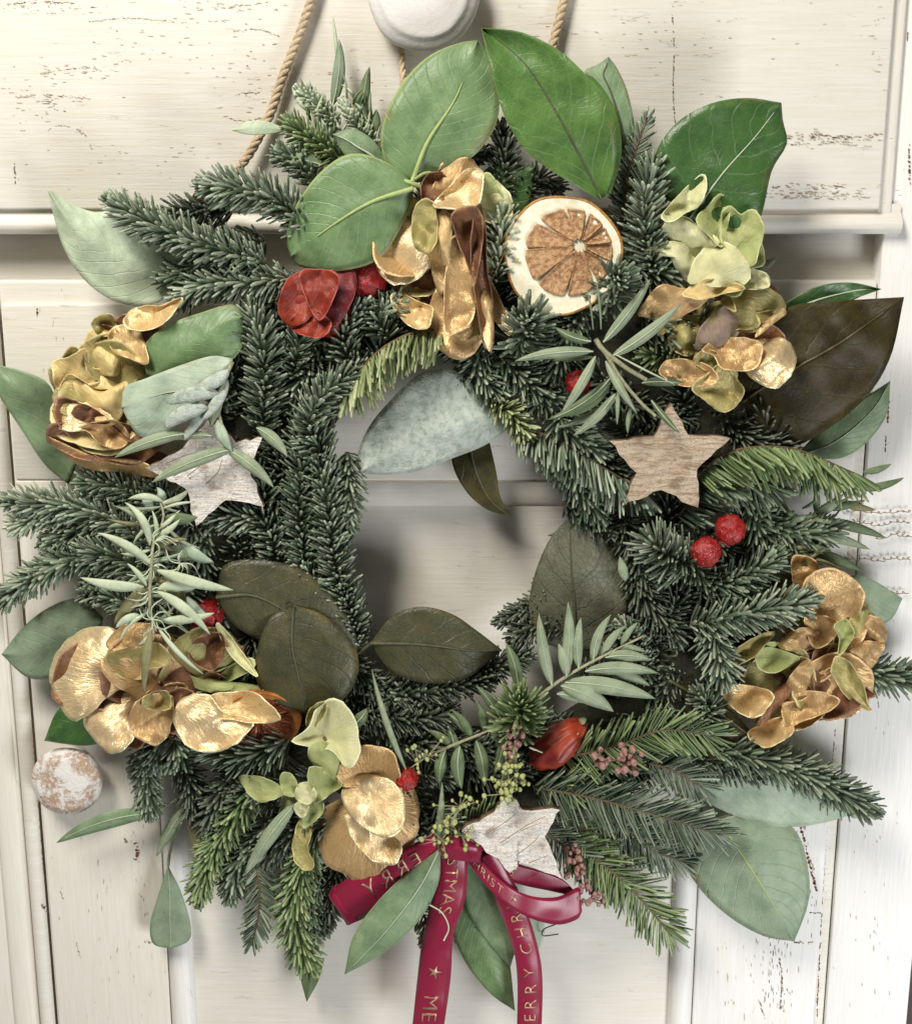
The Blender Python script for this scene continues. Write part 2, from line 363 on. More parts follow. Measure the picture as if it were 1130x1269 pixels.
# rail between drawer and door and side boards
back = box('carcass_rail', xl - .06, xr + .002, WZ(352) - .004, WZ(270), -34, -50, M['pw_b'], cup, 0)
side = box('frame_board', xr + .0006, WX(1156, 900), WZ(1269) - .12, WZ(0) + .12, 2, -40, M['pw_w'], cup, .001)
bl = box('frame_board', xl - .09, xl - .0105, WZ(1269) - .12, WZ(352), -2, -40, M['pw_v'], cup, .001)
bead = sweep('bead', WZ(1269) - .12, WZ(352), arcprof(xl - .0100, xl - .0010, -2, 9), M['pw_b'], cup, False)
bead2 = sweep('bead', WZ(1269) - .12, WZ(352), arcprof(xl - .0260, xl - .0125, -2, 5), M['pw_v'], cup, False)
bp = box('wall', -.6, .6, WZ(1269) - .3, WZ(0) + .3, -54, -80, M['dark'], None, 0); bp['kind'] = 'structure'
box('carcass', xl - .01, xr + .01, WZ(1269) - .12, dt0 - .004, -15.5, -52, M['pw_b'], cup, 0)
# drawer front
dr = box('drawer_front', xl - .07, WX(1100, 120, 14), WZ(259, 14), WZ(0) + .14, 16, -14, M['pw_h'], cup, .0012)
lipz0, lipz1 = WZ(290, 8), WZ(262, 8)
sweep('drawer_lip', xl - .07, WX(1116, 270, 8), [(lipz1 + .004, 6), (lipz1, 6), (lipz1 - .001, 9)] + arcprof(lipz1 - .0015, lipz0, 4, 13)[2:] + [(lipz0, -14)], M['pw_b'], dr, True)
xk0, xk1 = WX(1101, 120, 8), WX(1116, 120, 8)
box('drawer_side_lip', xk0 - .002, xk1, lipz0 + .0006, WZ(0) + .14, 8, -14, M['pw_v'], dr, .0015)
# door
door = empty('door', None, None); door.parent = cup
dt = WZ(347, 2)
LIP = .0068
lip = box('door_lip', xl, xr, WZ(1269) - .12, dt, -1, -14, M['pw_b'], door, .002)
dz = dt - .0125
px0, px1, pz = WX(186, 800), WX(879, 800), WZ(594)
box('top_rail', xl + .002, xr - LIP, pz, dz, 6, -13, M['pw_h'], door, .0012)
box('stile', xl + .002, px0, WZ(1269) - .12, pz - .0002, 5.6, -13, M['pw_v'], door, .0010)
box('stile', px1, xr - LIP, WZ(1269) - .12, pz - .0002, 5.6, -13, M['pw_w'], door, .0010)
bw = .0155
sweep('panel_bead', WZ(1269) - .12, pz, arcprof(px0 + .0002, px0 + bw, -4, 17), M['pw_w'], door, False)
sweep('panel_bead', WZ(1269) - .12, pz, arcprof(px1 - bw, px1 - .0002, -4, 17), M['pw_w'], door, False)
sweep('panel_bead', px0, px1, arcprof(pz - .0158, pz - .0002, -4, 9), M['pw_h'], door, True)
box('panel', px0 + .004, px1 - .004, WZ(1269) - .12, pz - .004, -3.6, -13, M['pw_w'], door, 0)

def lathe(name, prof, center, mat, parent, n=40, jit=0.):
    """prof: (radius px, proud px) ; axis perpendicular to the door"""
    V = []; pr = np.array(prof, float); k = len(pr)
    for i in range(n):
        a = 2 * math.pi * i / n
        for r, h in pr:
            rr = r * S * (1 + jit * mnoise.noise(Vector((math.cos(a) * 2, math.sin(a) * 2, h * .05))))
            V.append((center[0] + rr * math.cos(a), -h * S, center[2] + rr * math.sin(a)))
    i, j = np.meshgrid(np.arange(n), np.arange(k - 1), indexing='ij'); i = i.ravel(); j = j.ravel(); i2 = (i + 1) % n
    Fq = np.stack([i * k + j, i * k + j + 1, i2 * k + j + 1, i2 * k + j], -1)
    o = newobj(name, mesh_np(name, V, Fq), parent, mat)
    return o
def knob(px, py, proud, r, mat, parent, neck):
    c = P(px, py, proud * .8)
    pr = [(neck * 1.35, 4), (neck * 1.3, 8), (neck, 12), (neck, proud * .35), (r * .86, proud * .45), (r * .98, proud * .6), (r, proud * .72), (r * .96, proud * .84), (r * .8, proud * .95), (r * .78, proud * .985), (r * .6, proud * 1.0), (r * .34, proud * 1.02), (.1, proud * 1.02)]
    s = catmull(pr, 44)
    return lathe('knob', s, c, mat, parent, 48, .03)
k1 = knob(525, -10, 62, 62, M['knobc'], dr, 40)
k2 = knob(82, 970, 48, 45, M['knob'], door, 26)

# chips, cracks and stains in the paint: thin flat flakes lying on the surface
def flecks(lst, z, mat, parent):
    """lst of (x, y, half length, half width, angle) px: ragged six-sided flakes in one mesh"""
    V, Fc = [], []
    for x, y, a, b, th in lst:
        k = len(V); ct, st = math.cos(th), math.sin(th)
        for j in range(6):
            r = rc.uniform(.55, 1.15); u, v = a * r * math.cos(j * 1.047), b * r * math.sin(j * 1.047); V.append(P(x + u * ct - v * st, y + u * st + v * ct, z))
        Fc += [[k, k + j, k + j + 1] for j in range(1, 5)]
    return newobj('paint_chip', mesh_np('paint_chip', V, None, Fc, smooth=False), parent, mat)
def chip(pts_a, wid, z, mat, parent, rnd):
    """worn crack: broken flecks strung along a px polyline"""
    L = np.linalg.norm(np.diff(np.array(pts_a, float), axis=0), axis=1).sum(); n = max(5, int(L / 2.2)); c = catmull(pts_a, n); t = np.gradient(c, axis=0); lst = []; gap = 0
    for i in range(n):
        if gap > 0: gap -= 1; continue
        if rnd.random() < .13 and L > 25: gap = rnd.randint(1, 5)
        lst.append((c[i, 0] + rnd.uniform(-.4, .4), c[i, 1] + rnd.gauss(0, .35 * wid), rnd.uniform(.8, 2.6), wid * rnd.uniform(.18, .55), math.atan2(t[i, 1], t[i, 0])))
        if rnd.random() < .22: lst.append((c[i, 0] + rnd.gauss(0, 3), c[i, 1] + rnd.gauss(0, 2.5), rnd.uniform(.5, 1.6), rnd.uniform(.25, .6), math.atan2(t[i, 1], t[i, 0])))
    return flecks(lst, z, mat, parent)
rc = random.Random(4)
DZ, TZ, SZ, PZ = 16.5, 6.6, 6.2, -3.1
for pts, wd, z, m, par in [
    ([(18, 203), (19, 226)], 3, DZ, 'chip', dr), ([(833, 18), (835, 60), (834, 110), (836, 150)], 2.2, DZ, 'chip', dr),
    ([(95, 160), (108, 170), (113, 184)], 2.2, DZ, 'chipl', dr), ([(60, 160), (75, 155), (98, 160)], 1.1, DZ, 'chipl', dr),
    ([(972, 171), (1010, 167), (1050, 170), (1095, 166)], 2.4, DZ, 'chip', dr), ([(965, 180), (1020, 178), (1080, 181)], 1.4, DZ, 'chipl', dr),
    ([(958, 232), (1000, 228), (1045, 231)], 2.2, DZ, 'chip', dr), ([(970, 246), (1040, 243), (1098, 247)], 1.5, DZ, 'chipl', dr),
    ([(955, 240), (1010, 238), (1070, 240)], 1.1, DZ, 'chipl', dr),
    ([(20, 120), (60, 117), (110, 122)], 1.6, DZ, 'chipl', dr), ([(50, 90), (100, 84), (150, 88)], 1.2, DZ, 'chipl', dr), ([(10, 5), (50, 2), (90, 4)], 2., DZ, 'chip', dr),
    ([(110, 26), (160, 22), (230, 27), (290, 24)], 1.2, DZ, 'chipl', dr), ([(270, 4), (300, 6), (330, 3)], 1.4, DZ, 'chip', dr), ([(290, 38), (320, 36), (345, 44)], 1.3, DZ, 'chip', dr),
    ([(285, 146), (300, 149), (325, 146)], 1.5, DZ, 'chip', dr), ([(296, 115), (320, 114)], 1.8, DZ, 'chip', dr),
    ([(448, 628), (500, 630), (560, 631), (610, 627)], 1.7, -2.6, 'chip', door), ([(572, 655), (579, 656)], 2.2, PZ, 'chip', door),
    ([(167, 1045), (171, 1058), (166, 1064)], 7, SZ, 'chipr', door), ([(52, 1124), (59, 1129)], 6, SZ, 'chip', door), ([(155, 1041), (158, 1044)], 3, SZ, 'chip', door),
    ([(75, 1105), (78, 1115)], 2.5, SZ, 'chip', door), ([(95, 1170), (99, 1187)], 1.6, SZ, 'chip', door),
    ([(180, 1167), (200, 1170)], 2.4, SZ, 'chip', door), ([(240, 1165), (262, 1164), (285, 1167)], 1.6, PZ, 'chip', door), ([(303, 1204), (316, 1200)], 2.2, PZ, 'chip', door),
    ([(720, 1176), (733, 1176), (748, 1175)], 2.2, PZ, 'chip', door), ([(410, 1236), (440, 1233), (476, 1232)], 1.5, PZ, 'chip', door), ([(725, 1245), (770, 1243), (820, 1246)], 1.0, PZ, 'chipr', door),
    ([(700, 1262), (740, 1258)], 1.6, PZ, 'chipr', door), ([(985, 1168), (1017, 1169)], 3, SZ, 'chip', door), ([(1005, 1133), (1016, 1132)], 2.2, SZ, 'chip', door),
    ([(990, 1020), (998, 1048), (1004, 1075), (1012, 1106)], 4, SZ, 'chipr', door), ([(966, 1190), (969, 1215), (967, 1250)], 3.2, SZ, 'chip', door),
    ([(942, 1245), (948, 1262)], 2.2, SZ, 'chip', door), ([(1101, 498), (1100, 522)], 4, 2.6, 'chipr', cup), ([(1098, 540), (1097, 560)], 2, 2.6, 'chipr', cup),
    ([(1035, 905), (1030, 960), (1025, 1020), (1020, 1100), (1015, 1200), (1012, 1269)], 1.6, -.4, 'chipr', door),
    ([(46, 381), (46, 391)], 3, TZ, 'chip', door), ([(8, 560), (14, 620), (20, 690)], 2.2, -.4, 'chipr', door), ([(38, 900), (44, 960), (48, 1010), (54, 1090)], 1.6, -.4, 'chip', door),
    ([(1125, 40), (1124, 50)], 3, 2.6, 'chip', cup), ([(1127, 180), (1126, 190), (1128, 230)], 4, 2.6, 'chip', cup), ([(1000, 640), (1020, 636)], 1.6, SZ, 'chip', door)]:
    chip(pts, wd, z, M[m], par, rc)
def patch(x, y, sx, sy, n, ang, z, mat, parent):
    flecks([(x + rc.gauss(0, sx), y + rc.gauss(0, sy), rc.uniform(1, 5), rc.uniform(.25, .8), ang + rc.gauss(0, .08)) for _ in range(n)], z, mat, parent)
for x, y, sx, sy, n in [(40, 130, 30, 16, 40), (90, 88, 40, 8, 34), (190, 60, 50, 22, 40), (60, 8, 40, 4, 26), (270, 8, 40, 5, 26), (300, 110, 18, 24, 26), (170, 190, 60, 26, 24), (900, 60, 90, 40, 26), (1010, 172, 45, 5, 60), (1005, 238, 45, 6, 60), (770, 40, 50, 20, 18), (450, 110, 20, 20, 18), (1085, 60, 4, 60, 16)]:
    patch(x, y, sx, sy, n, 0, DZ, M['chipl'], dr)
for x, y, sx, sy, n in [(1010, 172, 40, 3, 26), (1000, 240, 40, 4, 26), (60, 128, 20, 6, 12), (320, 60, 10, 30, 8)]: patch(x, y, sx, sy, n, 0, DZ, M['chip'], dr)
for x, y, sx, sy, n in [(960, 1200, 12, 50, 60), (915, 1180, 16, 50, 30), (1000, 1090, 8, 50, 30), (120, 1120, 40, 70, 20), (175, 1060, 6, 40, 18), (60, 480, 8, 60, 14)]: patch(x, y, sx, sy, n, 1.57, SZ, M['chipl'], door)
for x, y, sx, sy, n in [(960, 1220, 8, 40, 24), (998, 1075, 4, 40, 20)]: patch(x, y, sx, sy, n, 1.57, SZ, M['chip'], door)
for x, y, sx, sy, n in [(760, 1235, 40, 16, 40), (440, 1234, 40, 4, 24), (640, 1180, 40, 14, 20), (300, 1190, 30, 20, 14), (560, 740, 50, 20, 10)]: patch(x, y, sx, sy, n, 0, PZ, M['chipl'], door)
for x, y, sx, sy, n in [(1090, 900, 14, 160, 26), (1070, 1180, 16, 60, 18)]: patch(x, y, sx, sy, n, 1.57, 2.6, M['chipl'], cup)
# faint handwriting scrawl decorating the right edge of the cupboard
for (x0, x1, y0, zz) in [(1048, 1128, 648, 2.7), (1040, 1130, 692, 2.7), (1045, 1130, 634, 2.7), (1035, 1125, 733, 2.7), (1085, 1130, 664, 2.7), (1020, 1060, 760, 2.7)]:
    zz = 7.5
    xs = np.arange(x0, x1, 1.2); nn_ = lambda v, k: mnoise.noise(Vector((v, k, y0)))
    pts = [(x + 3.2 * math.sin(x * .8 + 4 * nn_(x * .05, 1)), y0 + 3.6 * nn_(x * .35, 2) + 2.6 * math.cos(x * .8 + 4 * nn_(x * .05, 1)) * (.5 + nn_(x * .12, 3)) + 6 * nn_(x * .04, 4), zz) for x in xs]
    o = tube('script_line', pts, .55, .55, M['chip'], cup, n=len(pts) * 2, k=4)

# ------------------------------------------------------------------ leaves
RL = random.Random(11)
def fbm(V, sc, seed, amp):
    return np.array([mnoise.noise(Vector((v[0] * sc + seed, v[1] * sc, seed * .37))) for v in V]) * amp
def leaf_mesh(name, L, R, zs, fold=6., cup=0., wav=3., nu=26, nv=13, M_=None, seed=None):
    """L,R: outline px polylines base->tip. zs: proudness along the leaf. fold>0: edges lie lower than midrib"""
    seed = RL.uniform(0, 99) if seed is None else seed
    Lc = catmull([(p[0], p[1]) for p in L], nu); Rc = catmull([(p[0], p[1]) for p in R], nu)
    Mc = (Lc + Rc) / 2 if M_ is None else catmull(M_, nu)
    z = np.interp(np.linspace(0, 1, nu), np.linspace(0, 1, len(zs)), zs)
    z = np.convolve(np.pad(z, 3, mode='edge'), np.ones(7) / 7, 'valid')
    v = np.linspace(-1, 1, nv); pts = np.zeros((nu, nv, 3)); uv = np.zeros((nu, nv, 2))
    for j, q in enumerate(v):
        a = abs(q); E = Lc if q < 0 else Rc
        pts[:, j, :2] = Mc * (1 - a) + E * a
        pts[:, j, 2] = z - fold * a + cup * a * a
        uv[:, j, 0] = np.linspace(0, 1, nu); uv[:, j, 1] = (q + 1) / 2
    fl = pts.reshape(-1, 3)
    fl[:, 2] += fbm(fl[:, :2], .022, seed, wav) + fbm(fl[:, :2], .07, seed + 5, wav * .3)
    V = P(fl[:, 0], fl[:, 1], fl[:, 2])
    me = mesh_np(name, V, grid_faces(nu, nv), uv=uv.reshape(-1, 2))
    mid = pts[:, nv // 2]
    return me, mid
def solid(o, t=.5):
    m = o.modifiers.new('thickness', 'SOLIDIFY'); m.thickness = t * S; m.offset = 0
def leaf(label, L, R, zs, mat, rib=None, fold=6., cup=0., wav=3., M_=None, name='leaf', cat='leaf', group=None, parent=None, ribw=(2.2, .5), ribr=(0, .95), stalk=None):
    if parent is not None or rib or abs(fold) > 3: fold *= 1.5; wav *= 1.7
    me, mid = leaf_mesh(name, L, R, zs, fold, cup, wav, M_=M_)
    o = newobj(name, me, parent, M[mat]); solid(o)
    if parent is None: tag(o, label, cat, group)
    elif label: o['label'] = label
    if rib:
        a, b = int(ribr[0] * len(mid)), max(int(ribr[1] * len(mid)), 4)
        m = mid[a:b]; C = P(m[:, 0], m[:, 1], m[:, 2] + .5)
        me2 = tube_mesh('midrib', C, np.linspace(ribw[0], ribw[1], len(C)) * S, 6); newobj('midrib', me2, o, M[rib])
    if stalk:
        tube('stalk', stalk, 2.4, 1.8, M[rib or 'stem'], o)
    return o
def pts(O, s, l): return [(O[0] + x / s, O[1] + y / s) for x, y in l]
def lance_mesh(b, t, w, zs, bend=0., fold=1.5, nu=12, prof='lance', droop=0.):
    b = np.array(b, float); t = np.array(t, float); d = t - b; n = np.array([-d[1], d[0]]); n /= np.linalg.norm(n) + 1e-9
    u = np.linspace(0, 1, nu); c = b + d * u[:, None] + n * (bend * 4 * u * (1 - u))[:, None]
    if prof == 'lance': wd = np.sin(np.pi * u**.8)**.75
    elif prof == 'oval': wd = np.sin(np.pi * u**.95)**.55
    else: wd = (np.sin(np.pi * u**1.4))**.6
    wd = wd * w / 2; wd[0] = .8
    tn = np.gradient(c, axis=0); nn = np.stack([-tn[:, 1], tn[:, 0]], -1); nn /= np.linalg.norm(nn, axis=1)[:, None]
    z = np.interp(u, np.linspace(0, 1, len(zs)), zs) + droop * 4 * u * (1 - u)
    nv = 5; v = np.linspace(-1, 1, nv); pt = np.zeros((nu, nv, 3)); uv = np.zeros((nu, nv, 2))
    for j, q in enumerate(v):
        pt[:, j, :2] = c + nn * (wd * q)[:, None]; pt[:, j, 2] = z - fold * abs(q)
        uv[:, j, 0] = u; uv[:, j, 1] = (q + 1) / 2
    fl = pt.reshape(-1, 3); return mesh_np('leaf', P(fl[:, 0], fl[:, 1], fl[:, 2]), grid_faces(nu, nv), uv=uv.reshape(-1, 2)), c, z
def lance(parent, b, t, w, zs, mat, bend=0., fold=1.5, prof='lance', rib=None, name='leaf', label=None, droop=0.):
    me, c, z = lance_mesh(b, t, w, zs, bend, fold, prof=prof, droop=droop)
    o = newobj(name, me, parent, M[mat]); solid(o, .6)
    if label: o['label'] = label
    if rib:
        C = P(c[:, 0], c[:, 1], z + .4); newobj('midrib', tube_mesh('midrib', C[:-1], np.linspace(.9, .3, len(C) - 1) * S, 5), o, M[rib])
    return o

# ---- large leaves
eu = empty('eucalyptus_sprig', 'three broad green eucalyptus leaves with yellow ribs, top left of the gold flower', 'leaf sprig')
leaf('long leaf pointing left', [(514, 228), (478, 200), (435, 190), (398, 212), (368, 252), (355, 292), (360, 318)], [(512, 240), (500, 275), (470, 320), (425, 335), (385, 334), (366, 326), (360, 318)], (118, 122, 118, 108), 'euc', 'rib', fold=5, parent=eu, ribr=(0, .8), M_=[(512, 233), (460, 250), (410, 280), (360, 318)], ribw=(3, .6))
leaf('upright broad leaf', [(506, 226), (480, 205), (472, 175), (478, 140), (500, 100), (530, 70), (565, 54), (592, 49)], [(518, 226), (550, 214), (588, 192), (612, 160), (619, 128), (614, 95), (604, 66), (592, 49)], (112, 118, 112, 100), 'euc', 'rib', fold=5, parent=eu, ribr=(0, .75), M_=[(511, 224), (530, 175), (565, 120), (592, 49)], ribw=(3, .6))
leaf('small leaf', [(486, 218), (468, 180), (440, 160), (412, 166)], [(484, 222), (455, 205), (430, 195), (412, 166)], (100, 102, 98), 'mid', 'rib_p', fold=3, parent=eu)
tube('stem', [(560, 260, 80), (525, 235, 108), (508, 226, 114), (484, 219, 104)], 3, 2.5, M['rib'], eu)
tube('stem', [(512, 222, 114), (525, 215, 112), (545, 213, 104)], 2.6, 2, M['rib'], eu)

leaf('bright glossy green veined leaf at the top, the tallest', [(742, 246), (700, 222), (655, 190), (628, 150), (614, 110), (604, 70), (597, 34)], [(750, 243), (762, 205), (763, 160), (748, 118), (722, 88), (690, 60), (645, 39), (597, 34)], (110, 128, 126, 108), 'laurel', 'rib_d', fold=-7, wav=5, M_=[(745, 246), (722, 200), (690, 140), (650, 78), (597, 34)], name='laurel_leaf', cat='leaf', ribw=(1.8, .6))
leaf('green leaf edge curling behind the bright veined leaf at the top', [(752, 240), (740, 180), (728, 120), (722, 90)], [(757, 240), (770, 190), (764, 140), (740, 100), (722, 90)], (100, 104, 100), 'laurel', None, fold=2, name='laurel_leaf')
leaf('dull green pointed leaf behind the bright top leaf', [(770, 195), (752, 150), (735, 110), (724, 88), (740, 80), (754, 70)], [(778, 195), (786, 160), (778, 115), (765, 85), (754, 70)], (80, 86, 80), 'mid', 'rib_d', fold=2, name='laurel_leaf')
leaf('broad dark green glossy leaf with angular tip, upper right', [(848, 265), (812, 228), (812, 190), (838, 152), (880, 128), (925, 121), (968, 127)], [(865, 285), (905, 310), (940, 275), (956, 212), (975, 178), (970, 150), (968, 127)], (92, 105, 108, 100), 'deep', 'rib_p', fold=4, wav=5, M_=[(855, 270), (895, 215), (935, 170), (968, 127)], name='laurel_leaf', ribw=(1.2, .4))
leaf('pale misty green leaf with pointed tip, leftmost at upper left', [(232, 330), (190, 285), (150, 262), (115, 262), (85, 250), (58, 232)], [(225, 358), (185, 378), (142, 373), (103, 345), (76, 300), (58, 232)], (60, 74, 80, 84), 'pale_y', None, fold=8, cup=6, name='eucalyptus_leaf', wav=6)
leaf('blue-green leaf running off the left edge beside the gold flower', [(95, 575), (74, 520), (62, 478), (30, 460), (-25, 448)], [(85, 600), (55, 575), (25, 530), (0, 492), (-25, 448)], (40, 62, 70, 64), 'mid', None, fold=4, cup=4, name='eucalyptus_leaf')
leaf('short round mid-green leaf with broken pale rib, right of left gold flower', [(182, 466), (178, 430), (205, 404), (250, 387), (288, 377), (301, 392)], [(200, 468), (245, 462), (287, 446), (300, 425), (301, 392)], (118, 124, 120), 'euc', None, fold=4, M_=[(190, 467), (222, 440), (262, 410), (301, 392)], name='eucalyptus_leaf', wav=4)
leaf('pale silvery green oval leaf above the white bark star on the left', [(288, 444), (262, 441), (225, 452), (180, 469), (155, 480), (150, 505)], [(286, 452), (262, 482), (232, 512), (204, 538), (172, 540), (150, 505)], (124, 132, 134, 128), 'pale', 'rib_p', fold=3, M_=[(288, 447), (240, 480), (200, 488), (150, 505)], name='eucalyptus_leaf', ribr=(.2, .8), ribw=(.9, .4))
leaf('frosted silver leaf folded across the top of the wreath opening', [(634, 505), (620, 485), (585, 466), (548, 457), (515, 466), (480, 500), (455, 532), (443, 565), (446, 585)], [(632, 530), (600, 552), (560, 568), (520, 583), (482, 588), (458, 587), (446, 585)], (70, 92, 98, 92, 84), 'silver', None, fold=7, wav=4, name='eucalyptus_leaf', M_=[(632, 518), (570, 525), (500, 555), (446, 585)])
leaf('dark olive leaf tip hanging in the opening below the frosted leaf', [(558, 545), (562, 580), (580, 612), (605, 632), (634, 640)], [(606, 545), (615, 585), (620, 615), (634, 640)], (50, 60, 62, 66), 'bottle', 'rib_d', fold=5, cup=2, name='magnolia_leaf')
leaf('dull olive leaf at the back of the pair left of the opening', [(268, 735), (278, 700), (320, 694), (375, 706), (418, 745), (442, 790), (440, 835)], [(270, 745), (290, 775), (330, 800), (380, 840), (440, 835)], (102, 108, 104, 94), 'olive', 'rib_d', fold=4, M_=[(268, 740), (320, 740), (385, 780), (440, 835)], name='magnolia_leaf')
leaf('notched olive leaf in front of the pair left of the opening', [(362, 752), (335, 765), (320, 800), (316, 838), (335, 868), (378, 884)], [(364, 750), (400, 762), (436, 795), (444, 832), (424, 868), (378, 884)], (112, 121, 122, 114), 'olive', 'rib_d', fold=5, M_=[(363, 751), (362, 800), (370, 840), (378, 884)], name='magnolia_leaf')
leaf('oval olive leaf lying across the bottom of the opening', [(459, 797), (484, 765), (519, 752), (558, 760), (590, 781), (622, 806)], [(459, 797), (477, 826), (502, 841), (537, 847), (579, 840), (622, 806)], (96, 106, 108, 102), 'olive', 'rib_d', fold=4, name='magnolia_leaf', stalk=[(430, 815, 70), (445, 808, 82), (460, 797, 91)])
leaf('grey olive veined leaf at the right of the opening', [(712, 808), (672, 795), (656, 765), (660, 720), (680, 670), (706, 640)], [(716, 808), (752, 798), (775, 765), (772, 710), (748, 665), (706, 640)], (62, 74, 78, 74), 'oliveg', 'rib_d', fold=4, M_=[(714, 808), (712, 750), (708, 700), (706, 640)], name='magnolia_leaf')
leaf('huge dark brown magnolia leaf at the right', [(895, 505), (915, 450), (945, 402), (985, 378), (1050, 372), (1120, 368)], [(900, 525), (925, 550), (975, 556), (1025, 532), (1075, 490), (1104, 440), (1120, 368)], (62, 84, 92, 88), 'brown', 'bottle', fold=6, wav=8, M_=[(897, 515), (960, 470), (1040, 425), (1120, 368)], name='magnolia_leaf')
leaf('green rolled leaf above the huge brown leaf', [(955, 395), (978, 372), (1015, 354), (1055, 350), (1092, 358)], [(960, 402), (1000, 392), (1040, 380), (1065, 368), (1092, 358)], (62, 68, 66), 'deep', 'rib_p', fold=-3, name='laurel_leaf')
leaf('green leaf below the huge brown leaf at the right edge', [(990, 560), (1020, 530), (1060, 500), (1103, 472)], [(1000, 566), (1040, 568), (1072, 550), (1098, 515), (1103, 472)], (40, 52, 56), 'mid', 'rib_p', fold=3, name='eucalyptus_leaf', ribw=(1, .3))
leaf('brown pointed leaf tip above the top left fir sprig', [(262, 268), (245, 255), (238, 243), (250, 232), (268, 224)], [(275, 268), (280, 250), (275, 232), (268, 224)], (60, 64, 62), 'brown', None, fold=2, name='magnolia_leaf')
leaf('pointed green leaf behind the right gold flower', [(1040, 745), (1052, 715), (1080, 718), (1118, 742)], [(1050, 780), (1080, 778), (1104, 768), (1118, 742)], (36, 42, 48), 'blue', None, fold=3, name='eucalyptus_leaf')
leaf('dark brown leaf below the right gold flower', [(822, 838), (855, 845), (890, 868), (925, 900), (963, 942)], [(835, 850), (852, 900), (885, 945), (925, 950), (963, 942)], (80, 88, 84, 76), 'brown', 'bottle', fold=5, name='magnolia_leaf', M_=[(828, 842), (870, 868), (920, 905), (963, 942)], ribw=(2.5, 1))
leaf('pale green leaf under the fir tip at lower right', [(858, 962), (905, 930), (955, 920), (1000, 935), (1040, 965), (1072, 1004)], [(862, 988), (913, 1012), (966, 1025), (1020, 1020), (1072, 1004)], (48, 60, 62, 58), 'pale', None, fold=6, name='eucalyptus_leaf')
leaf('largest smooth green leaf with long pale rib at the bottom right', [(890, 1012), (930, 1008), (968, 1016), (992, 1040), (1003, 1090), (1000, 1125), (984, 1167)], [(882, 1016), (852, 1066), (866, 1100), (903, 1136), (945, 1160), (984, 1167)], (46, 60, 64, 58), 'blue', 'rib', fold=4, name='eucalyptus_leaf', M_=[(888, 1014), (918, 1058), (950, 1108), (984, 1167)], ribr=(0, .82), ribw=(1.8, .6))
leaf('pale blue-green leaf with pointed tip at the left below the fir', [(128, 766), (100, 742), (62, 752), (28, 778), (2, 811)], [(125, 778), (105, 815), (72, 838), (35, 840), (2, 811)], (50, 62, 64, 60), 'blue', None, fold=4, name='eucalyptus_leaf')
leaf('dark green leaf above the worn door knob', [(140, 890), (105, 862), (72, 880), (55, 918)], [(140, 915), (110, 924), (80, 922), (55, 918)], (40, 50, 52), 'deep', None, fold=4, name='laurel_leaf')
leaf('teal drop-shaped leaf hanging point upwards at bottom left', [(208, 1073), (196, 1110), (186, 1145), (190, 1170), (212, 1176)], [(208, 1073), (224, 1105), (236, 1145), (234, 1166), (212, 1176)], (30, 34, 34), 'blue', 'rib_p', fold=2, name='eucalyptus_leaf', ribw=(.6, .4), stalk=[(208, 1074, 31), (212, 1050, 36), (224, 1020, 52)])
leaf('dark oval leaf between the lower left fir sprigs', [(285, 1055), (272, 1075), (275, 1100), (290, 1118)], [(300, 1055), (308, 1080), (304, 1105), (290, 1118)], (36, 40, 38), 'deep', None, fold=2, name='laurel_leaf')
leaf('long sage green leaf in front of the ribbon bow', [(543, 1050), (512, 1075), (470, 1115), (438, 1160), (427, 1208)], [(546, 1056), (543, 1095), (520, 1140), (478, 1180), (427, 1208)], (112, 122, 124, 116), 'mid', 'rib_p', fold=4, name='eucalyptus_leaf', M_=[(545, 1052), (520, 1100), (478, 1155), (427, 1208)], ribw=(1, .3))
leaf('dark green leaf between the two ribbon tails', [(566, 1105), (560, 1150), (578, 1195), (608, 1232), (638, 1253)], [(590, 1100), (615, 1140), (630, 1185), (638, 1253)], (44, 52, 54, 50), 'euc', None, fold=4, name='eucalyptus_leaf')
leaf('grey green leaf directly under the bow loops', [(576, 1075), (576, 1120), (598, 1160), (632, 1200)], [(604, 1080), (634, 1120), (642, 1160), (632, 1200)], (56, 64, 64), 'mid', None, fold=4, name='eucalyptus_leaf')
leaf('pale green leaf showing right of the ribbon tail', [(628, 1120), (640, 1160), (660, 1195)], [(672, 1120), (674, 1160), (660, 1195)], (40, 44, 44), 'pale', None, fold=2, name='eucalyptus_leaf')
leaf('dark green leaf between the gold flower and the orange slice at the top', [(592, 265), (598, 215), (622, 203), (664, 206)], [(600, 300), (635, 292), (655, 255), (664, 206)], (70, 80, 80), 'deep', None, fold=3, name='laurel_leaf')
leaf('small dark spiky leaf right of the green hydrangea', [(925, 335), (940, 325), (966, 318)], [(925, 345), (945, 340), (966, 318)], (70, 72, 74), 'olive', None, fold=1, name='laurel_leaf')
leaf('pale little leaf crossing the left twine', [(352, 158), (330, 150), (308, 150), (287, 161)], [(352, 162), (330, 166), (306, 166), (287, 161)], (70, 66, 60), 'pale_y', None, fold=1, wav=1, name='eucalyptus_leaf')
leaf('olive tip at the end of the lowest left fir sprig', [(374, 1190), (372, 1210), (380, 1242)], [(402, 1188), (395, 1215), (380, 1242)], (30, 34, 34), 'lance_d', None, fold=2, name='eucalyptus_leaf')
leaf('tan withered leaf among the lower left fir', [(240, 960), (230, 1000), (236, 1040), (248, 1070)], [(250, 960), (263, 1000), (260, 1040), (248, 1070)], (50, 56, 54), 'lance_b', None, fold=3, name='eucalyptus_leaf')
leaf('olive leaf peeping out behind the upper gold petals at right', [(912, 745), (910, 722), (935, 712), (960, 722)], [(920, 750), (945, 748), (960, 722)], (70, 78, 74), 'olive', None, fold=2, name='laurel_leaf')

